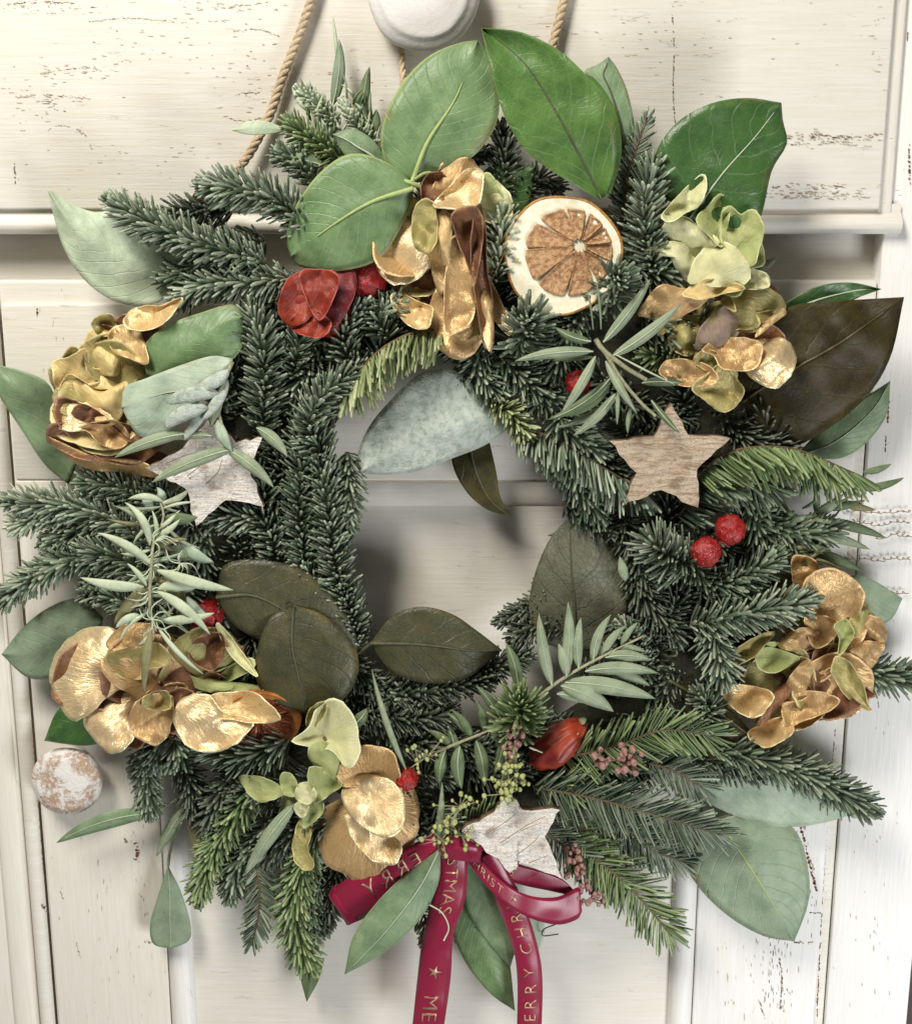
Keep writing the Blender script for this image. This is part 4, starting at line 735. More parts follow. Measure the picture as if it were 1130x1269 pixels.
flower('gold-painted dried hydrangea at the right edge above the fir tip', (1000, 810), (880, 680), 4.52, 84, [
    ('gold', -13, [(420, 300), (560, 220), (760, 260), (860, 420), (760, 560), (560, 560), (430, 450)]), ('goldg', -13, [(200, 720), (330, 600), (520, 600), (560, 780), (440, 920), (260, 900)]), ('gold', -14, [(520, 700), (720, 600), (880, 700), (860, 860), (700, 940), (560, 880)]),
    ('bronze', -10, [(450, 560), (560, 500), (700, 480), (730, 620), (600, 720), (480, 680)]), ('bronze', -8, [(330, 690), (450, 640), (560, 720), (500, 830), (380, 820)]), ('gold', -8, [(560, 760), (700, 680), (820, 800), (840, 880), (700, 920), (600, 860)]), ('goldg', -4, [(360, 150), (410, 50), (470, 60), (475, 170), (400, 215)]), ('gold', 0, [(465, 60), (560, 60), (600, 120), (550, 220), (480, 210)]),
    ('goldg', 0, [(785, 400), (850, 305), (885, 360), (875, 520), (800, 530), (780, 480)]), ('gold', -2, [(865, 400), (930, 390), (975, 440), (965, 530), (870, 525)]), ('gold', 8, [(530, 230), (590, 150), (680, 125), (780, 170), (840, 250), (820, 350), (760, 420), (680, 400), (600, 370), (550, 300)], dict(cup=-10)),
    ('gold', 4, [(540, 390), (600, 380), (700, 410), (700, 480), (600, 550), (550, 480)]), ('goldg', 10, [(100, 660), (130, 580), (250, 500), (350, 475), (300, 540), (230, 610)]), ('green', 2, [(270, 600), (330, 560), (470, 600), (470, 640), (350, 690), (280, 660)]),
    ('gold', 12, [(395, 530), (480, 460), (580, 455), (595, 520), (560, 560), (450, 565)], dict(cup=-8)), ('bronze', -2, [(590, 600), (700, 520), (740, 620), (700, 720), (800, 840), (820, 870), (660, 940), (600, 800)]), ('green', 14, [(700, 440), (760, 408), (800, 470), (770, 540), (720, 590), (725, 500)]),
    ('gold', 8, [(740, 600), (820, 530), (960, 540), (940, 600), (890, 660), (800, 665)], dict(cup=-6)), ('goldg', 12, [(690, 700), (720, 620), (790, 660), (850, 760), (870, 850), (885, 895), (780, 840)]), ('goldp', 8, [(75, 820), (110, 770), (250, 780), (340, 820), (300, 900), (260, 930), (180, 920)]),
    ('bronze', 14, [(265, 965), (330, 830), (440, 740), (450, 800), (370, 900), (300, 980)]), ('gold', 8, [(410, 880), (440, 820), (600, 810), (700, 850), (660, 900), (520, 960), (440, 985)]), ('gold', 16, [(440, 750), (530, 640), (590, 670), (605, 800), (500, 800)]), ('goldp', 4, [(225, 1030), (400, 950), (455, 1020), (400, 1070), (310, 1105)]), ('goldp', 0, [(435, 990), (520, 950), (630, 925), (560, 990), (480, 1015)])])
flower('gold hydrangea petals curled like a rose above the left ribbon loop', (460, 990), (300, 860), 4.708, 108, [
    ('gold', 4, [(590, 430), (670, 325), (850, 340), (890, 420), (900, 560), (700, 540), (590, 520)]),
    ('gold', 0, [(455, 780), (500, 670), (600, 600), (620, 520), (900, 500), (1010, 600), (1010, 800), (930, 1000), (860, 1090), (740, 1100), (560, 1030), (480, 950)], dict(cup=22, tilt=(.1, .15), wr=3, grow=1.04)),
    ('goldb', 20, [(620, 750), (640, 720), (780, 800), (900, 860), (905, 950), (860, 985), (760, 960), (670, 870)], dict(cup=-6)), ('goldb', 32, [(600, 590), (640, 520), (720, 490), (850, 520), (920, 590), (930, 700), (900, 790), (820, 815), (720, 770), (640, 690)], dict(cup=-12))])
flower('yellow-green hydrangea petals beside the orange slice at the bottom left', (400, 915), (300, 860), 4.708, 118, [
    ('goldg', 2, [(380, 170), (400, 90), (480, 50), (480, 120), (410, 200)]), ('green', -4, [(400, 440), (480, 450), (570, 520), (520, 570), (420, 625), (395, 520)]), ('cream', 8, [(315, 272), (400, 205), (440, 110), (510, 55), (600, 90), (650, 180), (670, 320), (640, 390), (590, 400), (520, 320), (400, 300)]),
    ('green', 6, [(405, 320), (460, 290), (560, 330), (595, 440), (590, 530), (500, 470), (410, 390)])])
flower('little yellow-green rosette of leaves among the fir at the bottom left', (380, 985), (300, 860), 4.708, 112, [
    ('green', 0, [(0, 490), (100, 490), (180, 520), (240, 570), (160, 615), (90, 620), (30, 560)]), ('goldg', -4, [(300, 880), (340, 740), (400, 740), (400, 830), (380, 900), (415, 990), (360, 1010), (310, 960)]), ('green', -2, [(370, 640), (450, 620), (465, 690), (365, 775)]),
    ('green', -4, [(235, 600), (300, 570), (330, 640), (240, 700)]), ('green', 6, [(225, 500), (250, 465), (300, 490), (325, 580), (250, 585)]), ('cream', 10, [(315, 600), (340, 530), (400, 530), (425, 590), (380, 640)]), ('cream', 6, [(305, 670), (340, 630), (385, 660), (350, 720)])], name='leaf_rosette', cat='leaf sprig', cup=5, wr=2)
o = lance(None, (366, 996), (303, 1086), 18, (112, 118, 108), 'lance', 3, name='narrow_leaf', rib='rib_p'); tag(o, 'narrow sage leaf hanging from the yellow-green rosette', 'leaf')
o = lance(None, (372, 1070), (360, 1110), 4, (90, 92, 90), 'lance_p', 1, name='narrow_leaf'); tag(o, 'thread-thin pale leaf below the yellow-green rosette', 'leaf')

# ------------------------------------------------------------------ fir
rf = random.Random(7); nrf = np.random.RandomState(7)
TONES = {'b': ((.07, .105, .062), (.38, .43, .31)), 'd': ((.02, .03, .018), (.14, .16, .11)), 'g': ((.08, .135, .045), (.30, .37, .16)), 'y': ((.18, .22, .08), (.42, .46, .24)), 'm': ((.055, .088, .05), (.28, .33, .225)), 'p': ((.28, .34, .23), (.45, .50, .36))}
def needles(C, Ln, wpx, style, tone, step, per, open_=1.0, tips=True):
    """C world spine; returns mesh of needles along it"""
    L = np.concatenate([[0], np.cumsum(np.linalg.norm(np.diff(C, axis=0), axis=1))]); tot = L[-1]
    T, A, B = frames(C)
    n = max(3, int(tot / (step * S))); ss = np.repeat(np.linspace(.01, 1, n), per); N = len(ss)
    ss = np.clip(ss + nrf.uniform(-.5, .5, N) / n, 0, 1)
    ip = lambda X: np.stack([np.interp(ss * tot, L, X[:, k]) for k in range(3)], -1)
    p0, t, a, b = ip(C), ip(T), ip(A), ip(B)
    nz = lambda X: X / (np.linalg.norm(X, axis=1)[:, None] + 1e-12)
    if style == 'flat':
        sg = np.where(np.arange(N) % 2, 1, -1); phi = sg * np.radians(nrf.uniform(55, 100, N)); al = np.radians(np.interp(ss, [0, .8, 1], [62, 48, 16]) + nrf.uniform(-8, 8, N))
        bend = .12
    elif style == 'rose':
        phi = nrf.uniform(-math.pi, math.pi, N); al = np.radians(np.interp(ss, [0, .6, 1], [88, 55, 12]) + nrf.uniform(-10, 10, N)); bend = .2
    elif style == 'comb':      # all needles hang to one side
        phi = np.radians(nrf.uniform(15, 125, N)); al = np.radians(np.interp(ss, [0, .85, 1], [78, 66, 26]) + nrf.uniform(-7, 7, N)); bend = .12
    elif style == 'combr':
        phi = -np.radians(nrf.uniform(15, 125, N)); al = np.radians(np.interp(ss, [0, .85, 1], [78, 66, 26]) + nrf.uniform(-7, 7, N)); bend = .12
    else:
        phi = (np.arange(N) * 2.39996 + nrf.uniform(-.12, .12, N) + math.pi) % (2 * math.pi) - math.pi; ss = np.clip((np.arange(N) + .5) / N, 0, 1); al = np.radians(np.interp(ss, [0, .75, .93, 1], [66 * open_, 58 * open_, 44, 12]) + nrf.uniform(-11, 11, N)); bend = .22
        p0, t, a, b = ip(C), ip(T), ip(A), ip(B)
    side = nz(np.cos(phi)[:, None] * a + np.sin(phi)[:, None] * b)
    D = nz(np.cos(al)[:, None] * t + np.sin(al)[:, None] * side)
    W = nz(np.cross(D, t) + 1e-6); H = nz(np.cross(W, D))
    if style in ('flat', 'comb', 'combr'):
        W = nz(W + .0 * H)
    D2 = nz(D + bend * t * nrf.uniform(.3, 1.2, N)[:, None] + side * .0)
    ln = Ln * S * nrf.uniform(.68, 1.12, N) * np.interp(ss, [0, .15, .85, 1], [.8, 1, .95, .62]); wd = wpx * S * nrf.uniform(.85, 1.15, N)
    rv = [0, .35, .80, .97]; wf = [.6, .95, 1.05, .72]; V = np.zeros((N, 17, 3)); 
    for k, (r, f) in enumerate(zip(rv, wf)):
        c = p0 + side * S * 1.2 + ln[:, None] * (D * min(r, .4) + D2 * max(r - .4, 0))
        Wk = W * (wd * f / 2)[:, None]; Hk = H * (wd * f * .32)[:, None]
        V[:, 4 * k] = c + Wk; V[:, 4 * k + 1] = c + Hk; V[:, 4 * k + 2] = c - Wk; V[:, 4 * k + 3] = c - Hk
    V[:, 16] = p0 + side * S * 1.2 + ln[:, None] * (D * .4 + D2 * .6)
    fq = []; 
    for k in range(3):
        for j in range(4): fq.append([4 * k + j, 4 * k + (j + 1) % 4, 4 * k + 4 + (j + 1) % 4, 4 * k + 4 + j])
    ft = [[12 + j, 12 + (j + 1) % 4, 16] for j in range(4)]
    off = (np.arange(N) * 17)[:, None, None]
    FQ = (np.array(fq)[None] + off).reshape(-1, 4); FT = (np.array(ft)[None] + off).reshape(-1, 3)
    lo, hi = [np.array(q) for q in TONES[tone]]
    r = nrf.rand(N, 1)**1.2; base = lo + (hi - lo) * r; base *= (1 + nrf.uniform(-.10, .10, (N, 1)) * np.array([[1.2, .3, .8]]))
    col = np.repeat(base[:, None], 17, 1)
    # pale wax bands along the flanks, greener keel and tip
    for k in range(4):
        col[:, 4 * k + 3] *= 1.35; col[:, 4 * k + 1] *= .85
    col[:, 12:] = col[:, 12:] * 1.12 + np.array([.035, .035, .015])
    return mesh_np('needles', V.reshape(-1, 3), FQ, FT, col=col.reshape(-1, 3).clip(0, 1))
def fir(parent, px, Ln=22, style='brush', tone='b', step=4.2, per=9, wpx=4.2, open_=1.0, label=None):
    if style == 'brush': Ln = Ln * 1.3
    n = max(8, 6 * len(px)); C = pxcurve(px, n)
    tw = newobj('fir_sprig', tube_mesh('fir_sprig', C, np.linspace(2.6, 1.3, n) * S, 5), parent, M['twig'])
    nd = newobj('needles', needles(C, Ln, wpx, style, tone, step, per, open_), tw, M['needle']); nd['kind'] = 'stuff'
    if label: tw['label'] = label
    return tw
wr = empty('wreath', 'round wreath of blue-green fir sprigs hanging on the cream cupboard', 'wreath')
# moss-wrapped base ring, coloured near-black as deep shade behind the sprigs
an = np.linspace(0, 2 * math.pi, 73)
ringc = np.array([(598 + 300 * math.cos(a), 665 + 300 * math.sin(a), 38) for a in an])
RC = P(ringc[:, 0], ringc[:, 1], ringc[:, 2])
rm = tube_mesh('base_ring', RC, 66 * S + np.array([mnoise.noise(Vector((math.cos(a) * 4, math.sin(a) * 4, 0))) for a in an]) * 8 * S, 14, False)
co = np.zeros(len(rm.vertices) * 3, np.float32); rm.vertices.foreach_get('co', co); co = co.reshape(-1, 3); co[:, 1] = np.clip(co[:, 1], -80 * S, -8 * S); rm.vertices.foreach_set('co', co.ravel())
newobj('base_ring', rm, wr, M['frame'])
FIRS = [
    # upper left
    ([(330, 325, 92), (240, 300, 100), (178, 272, 100), (140, 250, 96)], 24, 'brush', 'b'), ([(400, 290, 84), (345, 250, 98), (300, 236, 104), (258, 228, 98)], 26, 'brush', 'b'),
    ([(360, 345, 88), (310, 350, 96), (255, 352, 94), (220, 372, 84)], 22, 'brush', 'b'), ([(330, 300, 70), (290, 310, 84), (250, 330, 84)], 20, 'brush', 'd'), ([(325, 535, 86), (328, 480, 98), (325, 430, 106), (312, 385, 104)], 25, 'brush', 'b'),
    ([(405, 570, 96), (385, 530, 104), (400, 490, 108), (440, 460, 106)], 24, 'brush', 'b'), ([(548, 408, 104), (505, 415, 112), (462, 442, 114), (428, 488, 108)], 44, 'combr', 'y'),
    ([(425, 750, 84), (412, 680, 96), (405, 620, 100), (395, 560, 98)], 24, 'brush', 'b'), ([(380, 700, 84), (372, 640, 92), (375, 580, 96), (378, 520, 90)], 24, 'brush', 'm'), ([(345, 700, 78), (330, 650, 88), (300, 640, 92), (265, 640, 90)], 24, 'brush', 'b'),
    ([(445, 800, 74), (432, 750, 84), (415, 715, 88)], 20, 'brush', 'b'), ([(465, 480, 84), (430, 440, 94), (430, 400, 98), (450, 380, 96)], 22, 'brush', 'b'), ([(365, 470, 84), (370, 430, 92), (385, 405, 94)], 20, 'brush', 'm'),
    ([(480, 420, 90), (470, 390, 94), (500, 370, 90)], 20, 'brush', 'b'), ([(430, 560, 74), (432, 610, 84), (425, 660, 84)], 20, 'brush', 'm'), ([(350, 600, 78), (345, 560, 84), (330, 540, 84)], 20, 'brush', 'd'),
    ([(300, 700, 60), (310, 680, 66), (330, 655, 72)], 18, 'brush', 'm'), ([(410, 760, 72), (390, 720, 80), (360, 690, 84)], 20, 'brush', 'b'),
    # left
    ([(215, 700, 78), (150, 650, 88), (90, 628, 84), (8, 622, 74)], 24, 'brush', 'b'), ([(150, 690, 72), (95, 692, 78), (50, 712, 74), (0, 745, 66)], 22, 'brush', 'm'), ([(200, 640, 74), (150, 605, 84), (105, 598, 80)], 22, 'brush', 'm'), ([(225, 740, 72), (165, 700, 86), (110, 680, 84)], 26, 'brush', 'b'),
    ([(210, 770, 66), (160, 750, 76), (112, 728, 74)], 22, 'brush', 'm'), ([(110, 650, 66), (60, 640, 70), (18, 652, 64)], 18, 'brush', 'p'), ([(240, 640, 78), (205, 620, 84), (190, 600, 84)], 18, 'brush', 'd'),
    # top
    ([(450, 215, 60), (405, 185, 68), (360, 155, 64)], 20, 'brush', 'g'), ([(410, 250, 66), (375, 205, 70), (345, 190, 66)], 18, 'brush', 'm'), ([(470, 190, 56), (440, 150, 60), (425, 128, 56)], 13, 'rose', 'p'), ([(420, 160, 50), (395, 130, 54), (372, 112, 50)], 12, 'brush', 'p'),
    ([(615, 260, 64), (625, 200, 74), (622, 160, 70)], 18, 'brush', 'd'), ([(650, 240, 64), (668, 220, 70), (690, 235, 66)], 18, 'brush', 'd'), ([(768, 290, 72), (775, 235, 82), (788, 185, 84), (802, 145, 80)], 19, 'flat', 'm'), ([(812, 340, 84), (800, 290, 96), (800, 245, 100), (812, 205, 96)], 24, 'brush', 'b'),
    ([(752, 370, 98), (762, 352, 128), (768, 345, 150)], 34, 'rose', 'b'), ([(640, 430, 92), (652, 405, 118), (655, 395, 134)], 40, 'rose', 'b'), ([(615, 350, 92), (620, 310, 98), (622, 265, 98)], 24, 'brush', 'p'), ([(830, 300, 66), (815, 330, 76), (800, 360, 76)], 20, 'brush', 'd'),
    ([(620, 440, 84), (650, 470, 90), (690, 500, 92)], 24, 'brush', 'm'), ([(720, 380, 84), (700, 420, 96), (690, 460, 94)], 22, 'brush', 'm'), ([(600, 420, 80), (590, 455, 84), (620, 490, 84)], 22, 'brush', 'b'), ([(690, 440, 80), (680, 480, 88), (655, 510, 88)], 20, 'brush', 'd'),
    ([(610, 500, 84), (632, 512, 100), (652, 538, 106)], 18, 'brush', 'y'), ([(640, 530, 84), (690, 545, 98), (740, 575, 102), (800, 612, 94)], 46, 'comb', 'b'), ([(690, 500, 76), (700, 530, 88), (740, 560, 90)], 24, 'brush', 'b'), ([(660, 540, 70), (700, 580, 84), (745, 640, 84)], 24, 'brush', 'm'), ([(850, 425, 74), (825, 440, 84), (800, 440, 86)], 20, 'brush', 'g'),
    ([(730, 560, 70), (770, 590, 80), (800, 600, 80)], 22, 'brush', 'd'), ([(560, 460, 66), (600, 470, 74), (640, 460, 74)], 22, 'brush', 'd'),
    # right
    ([(862, 590, 96), (905, 560, 104), (980, 556, 100), (1062, 588, 86)], 52, 'comb', 'g'), ([(840, 640, 84), (880, 600, 92), (960, 600, 88)], 46, 'comb', 'm'), ([(860, 700, 96), (830, 690, 112), (808, 672, 120)], 32, 'brush', 'b'), ([(870, 735, 84), (920, 715, 98), (960, 690, 96)], 24, 'brush', 'm'),
    ([(850, 690, 80), (880, 720, 92), (930, 730, 94)], 24, 'brush', 'm'), ([(855, 775, 92), (905, 765, 108), (950, 755, 114), (998, 745, 112)], 27, 'brush', 'b'), ([(880, 770, 88), (890, 810, 104), (895, 840, 108)], 26, 'brush', 'b'), ([(780, 700, 72), (800, 740, 84), (840, 790, 82)], 24, 'brush', 'd'),
    ([(770, 640, 72), (790, 680, 84), (800, 720, 82)], 26, 'brush', 'd'), ([(810, 800, 70), (830, 760, 84), (850, 730, 84)], 24, 'brush', 'd'), ([(1010, 800, 50), (1070, 832, 56), (1132, 842, 54)], 26, 'brush', 'm'), ([(950, 650, 70), (990, 660, 76), (1030, 655, 70)], 24, 'brush', 'm'),
    ([(770, 760, 64), (775, 800, 76), (800, 830, 78)], 22, 'brush', 'd'), ([(800, 830, 76), (785, 790, 90), (770, 775, 92)], 16, 'brush', 'b'), ([(850, 900, 76), (880, 880, 88), (865, 860, 90)], 20, 'brush', 'm'), 
    ([(880, 930, 72), (940, 940, 78), (1010, 965, 74), (1078, 1003, 66)], 28, 'brush', 'm'), ([(860, 940, 66), (900, 950, 70), (940, 960, 70)], 20, 'brush', 'd'), ([(700, 660, 50), (670, 740, 56), (620, 770, 54)], 16, 'brush', 'd'), ([(720, 780, 48), (680, 770, 56), (640, 790, 58)], 22, 'brush', 'd'),
    # bottom right, flat open sprigs
    ([(690, 940, 92), (760, 925, 100), (820, 905, 100), (888, 912, 90)], 46, 'flat', 'g'), ([(660, 975, 92), (740, 990, 100), (810, 1010, 98), (895, 1035, 84)], 48, 'flat', 'm'), ([(700, 1040, 66), (745, 1070, 72), (790, 1110, 68), (832, 1160, 58)], 48, 'flat', 'g'),
    ([(730, 1000, 58), (780, 1030, 62), (820, 1055, 58)], 44, 'flat', 'm'), ([(760, 940, 78), (820, 950, 86), (870, 975, 82)], 40, 'flat', 'm'), ([(640, 1000, 66), (700, 1050, 70), (750, 1080, 66)], 40, 'flat', 'm'),
    # bottom
    ([(640, 905, 104), (644, 880, 128), (645, 872, 140)], 42, 'rose', 'g'), ([(450, 850, 68), (500, 860, 78), (560, 850, 80), (610, 840, 78)], 22, 'brush', 'd'), ([(440, 880, 70), (500, 890, 80), (560, 885, 80)], 24, 'brush', 'd'), ([(540, 830, 62), (590, 830, 70), (650, 815, 72)], 22, 'brush', 'd'),
    ([(480, 930, 70), (520, 920, 80), (560, 940, 82)], 22, 'brush', 'd'), ([(430, 850, 60), (420, 880, 74), (440, 920, 78)], 22, 'brush', 'd'), ([(180, 920, 60), (180, 960, 66), (186, 1005, 62)], 20, 'brush', 'm'), ([(210, 900, 76), (218, 925, 86), (215, 940, 90)], 30, 'rose', 'm'),
    ([(360, 915, 78), (310, 935, 88), (255, 925, 84)], 30, 'brush', 'm'), ([(340, 940, 70), (290, 1010, 80), (262, 1060, 76), (246, 1112, 70)], 24, 'brush', 'g'), ([(330, 1010, 66), (318, 1060, 76), (322, 1120, 74), (312, 1172, 66)], 28, 'flat', 'm'), ([(390, 1030, 70), (372, 1080, 80), (365, 1140, 78), (382, 1198, 70)], 28, 'brush', 'g'),
    ([(400, 1080, 60), (385, 1110, 66), (390, 1160, 62)], 22, 'brush', 'm'), ([(400, 960, 70), (340, 980, 80), (290, 975, 80)], 26, 'brush', 'd'), ([(420, 1010, 70), (360, 1030, 82), (330, 1060, 82)], 26, 'brush', 'd'), ([(300, 950, 66), (270, 990, 76), (262, 1030, 74)], 24, 'brush', 'd'),
    ([(570, 1020, 84), (600, 1010, 96), (625, 1000, 98)], 28, 'flat', 'g'), ([(505, 1110, 50), (528, 1140, 56), (535, 1172, 54)], 26, 'flat', 'g'), ([(570, 1100, 36), (575, 1140, 40), (578, 1170, 38)], 20, 'flat', 'd'), ([(540, 1000, 80), (560, 1020, 90), (600, 1040, 88)], 22, 'flat', 'm'),
    ([(320, 290, 60), (260, 330, 70), (205, 345, 68)], 22, 'brush', 'm'), ([(290, 260, 56), (230, 262, 66), (190, 290, 64)], 20, 'brush', 'd'), ([(420, 340, 66), (390, 370, 76), (350, 420, 78)], 22, 'brush', 'd'), ([(260, 420, 60), (268, 460, 72), (280, 500, 74)], 22, 'brush', 'm'),
    ([(400, 420, 70), (380, 460, 80), (362, 500, 80)], 22, 'brush', 'b'), ([(350, 330, 64), (340, 370, 74), (330, 400, 74)], 20, 'brush', 'm'), ([(260, 640, 60), (250, 680, 70), (262, 720, 70)], 22, 'brush', 'm'), ([(180, 900, 54), (230, 960, 66), (240, 1010, 62)], 22, 'brush', 'd'),
    ([(360, 1000, 56), (300, 1060, 66), (285, 1110, 60)], 22, 'brush', 'm'), ([(420, 1060, 50), (410, 1110, 58), (400, 1150, 54)], 20, 'brush', 'd'), ([(200, 880, 60), (200, 920, 68), (172, 960, 62)], 20, 'brush', 'm'), ([(860, 640, 60), (900, 680, 70), (960, 700, 68)], 22, 'brush', 'd'),
    ([(700, 620, 60), (740, 650, 70), (790, 660, 70)], 20, 'brush', 'd'), ([(850, 820, 60), (820, 860, 70), (840, 900, 70)], 22, 'brush', 'd'), ([(740, 1010, 54), (800, 1050, 60), (850, 1070, 56)], 36, 'flat', 'm'), ([(700, 1010, 60), (740, 1050, 66), (760, 1100, 60)], 36, 'flat', 'g'),
    ([(170, 620, 60), (120, 650, 68), (60, 670, 64)], 22, 'brush', 'm'), ([(190, 660, 60), (140, 700, 70), (110, 740, 68)], 22, 'brush', 'd'), ([(500, 300, 56), (560, 200, 60), (600, 190, 58)], 18, 'brush', 'd'), ([(740, 470, 60), (780, 500, 72), (850, 520, 74)], 22, 'brush', 'd'),
    ([(880, 500, 60), (920, 540, 72), (980, 560, 70)], 22, 'brush', 'd'), ([(760, 250, 60), (790, 220, 68), (820, 240, 66)], 20, 'brush', 'm'), ([(560, 930, 66), (600, 960, 78), (660, 950, 78)], 22, 'brush', 'd'),
    ([(680, 960, 84), (690, 975, 92), (740, 965, 92)], 36, 'flat', 'g'), ([(500, 980, 70), (530, 960, 84), (560, 965, 84)], 20, 'brush', 'd')]
for px, Ln, st, tn in FIRS:
    if st == 'flat': fir(wr, px, Ln, st, tn, step=4.4, per=4, wpx=3.7)
    elif st in ('comb', 'combr'): fir(wr, px, Ln, st, tn, step=4.2, per=4, wpx=5.0)
    elif st == 'rose': fir(wr, px, Ln, st, tn, step=3.0, per=8, wpx=4.6)
    else: fir(wr, px, Ln, st, tn)
# under-layer round the ring, mostly coloured dark as shade between the sprigs
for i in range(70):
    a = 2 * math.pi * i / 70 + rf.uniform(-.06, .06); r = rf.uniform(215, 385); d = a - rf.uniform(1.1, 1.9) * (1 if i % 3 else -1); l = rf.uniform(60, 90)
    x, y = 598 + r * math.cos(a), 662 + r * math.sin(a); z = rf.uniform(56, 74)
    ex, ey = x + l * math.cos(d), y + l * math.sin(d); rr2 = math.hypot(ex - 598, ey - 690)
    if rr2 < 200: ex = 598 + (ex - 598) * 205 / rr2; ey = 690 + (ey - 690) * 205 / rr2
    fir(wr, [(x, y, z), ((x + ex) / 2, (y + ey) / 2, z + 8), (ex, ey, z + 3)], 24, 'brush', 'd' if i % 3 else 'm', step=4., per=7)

# ------------------------------------------------------------------ bark stars
def star(label, out, z, th, mface, tilt=(0, 0)):
    cx = np.mean([p[0] for p in out]); cy = np.mean([p[1] for p in out]); n = len(out)
    rim = []; K = 5
    rnd = random.Random(int(cx))
    for i in range(n):
        a, b = np.array(out[i], float), np.array(out[(i + 1) % n], float)
        for k in range(K): rim.append(a + (b - a) * k / K + (0 if k == 0 else 1) * np.array([rnd.uniform(-2, 2), rnd.uniform(-2, 2)]))
    rim = np.array(rim); N = len(rim); Z = lambda q: z + (q[:, 0] - cx) * tilt[0] + (q[:, 1] - cy) * tilt[1]
    e = empty('bark_star', label, 'star ornament')
    rings = 7; q = [np.array([[cx, cy]])]; 
    for r in range(1, rings + 1): q.append(np.array([cx, cy]) + (rim - [cx, cy]) * r / rings)
    Q = np.vstack(q); zz = Z(Q) + fbm(Q, .06, 3., 2.4) + fbm(Q, .2, 8., 1.2)
    V = P(Q[:, 0], Q[:, 1], zz); j = np.arange(N); j2 = (j + 1) % N
    Fq = np.vstack([np.stack([1 + r * N + j, 1 + (r + 1) * N + j, 1 + (r + 1) * N + j2, 1 + r * N + j2], -1) for r in range(rings - 1)]); Ft = np.stack([np.zeros(N, int), 1 + j, 1 + j2], -1)
    newobj('bark_face', mesh_np('bark_face', V, Fq, Ft, smooth=False), e, M[mface])
    top = V[-N:] + [0, .0001, 0]; bot = top.copy(); bot[:, 1] += th * S
    V2 = np.vstack([top, bot, bot.mean(0)[None]]); Fq2 = np.stack([j, N + j, N + j2, j2], -1); Ft2 = np.stack([N + j, np.full(N, 2 * N), N + j2], -1)
    newobj('wood_back', mesh_np('wood_back', V2, Fq2, Ft2, smooth=False), e, M['bark_e'])
    return e
s1 = star('whitish bark star on the left, partly under narrow leaves', [(258, 520), (292, 548), (325, 542), (309, 580), (327, 628), (279, 620), (243, 652), (229, 605), (180, 580), (226, 556)], 122, 10, 'bark_w', (0, .1))
s2 = star('pinkish brown bark star on the right, its top point up', [(832, 500), (853, 539), (905, 543), (864, 581), (865, 629), (819, 607), (770, 627), (789, 586), (755, 546), (810, 541)], 124, 10, 'bark_p', (0, .05))
s3 = star('white birch bark star at the bottom above the ribbon bow', [(634, 984), (648, 1004), (694, 1004), (675, 1037), (697, 1090), (646, 1070), (632, 1082), (612, 1062), (572, 1030), (606, 1010)], 128, 10, 'bark_w', (-.1, .1))
# cracks peeling across the bark
for par, z, lst in [(s1, 125, [[(205, 575), (225, 566), (245, 560)], [(232, 590), (250, 575), (262, 556)], [(255, 600), (270, 585), (275, 570)], [(215, 590), (235, 580)]]), (s3, 132, [[(620, 1045), (650, 1025), (675, 1012)], [(640, 1060), (660, 1045), (668, 1035)], [(600, 1035), (625, 1020), (640, 1008)], [(655, 1070), (680, 1060)], [(645, 1030), (670, 1020)]]),
                    (s2, 127, [[(800, 552), (812, 549)]])]:
    for l in lst: tube('bark_crack', [(x, y, z + 1.2) for x, y in l], .55, .3, M['bark_e'], par, k=4)

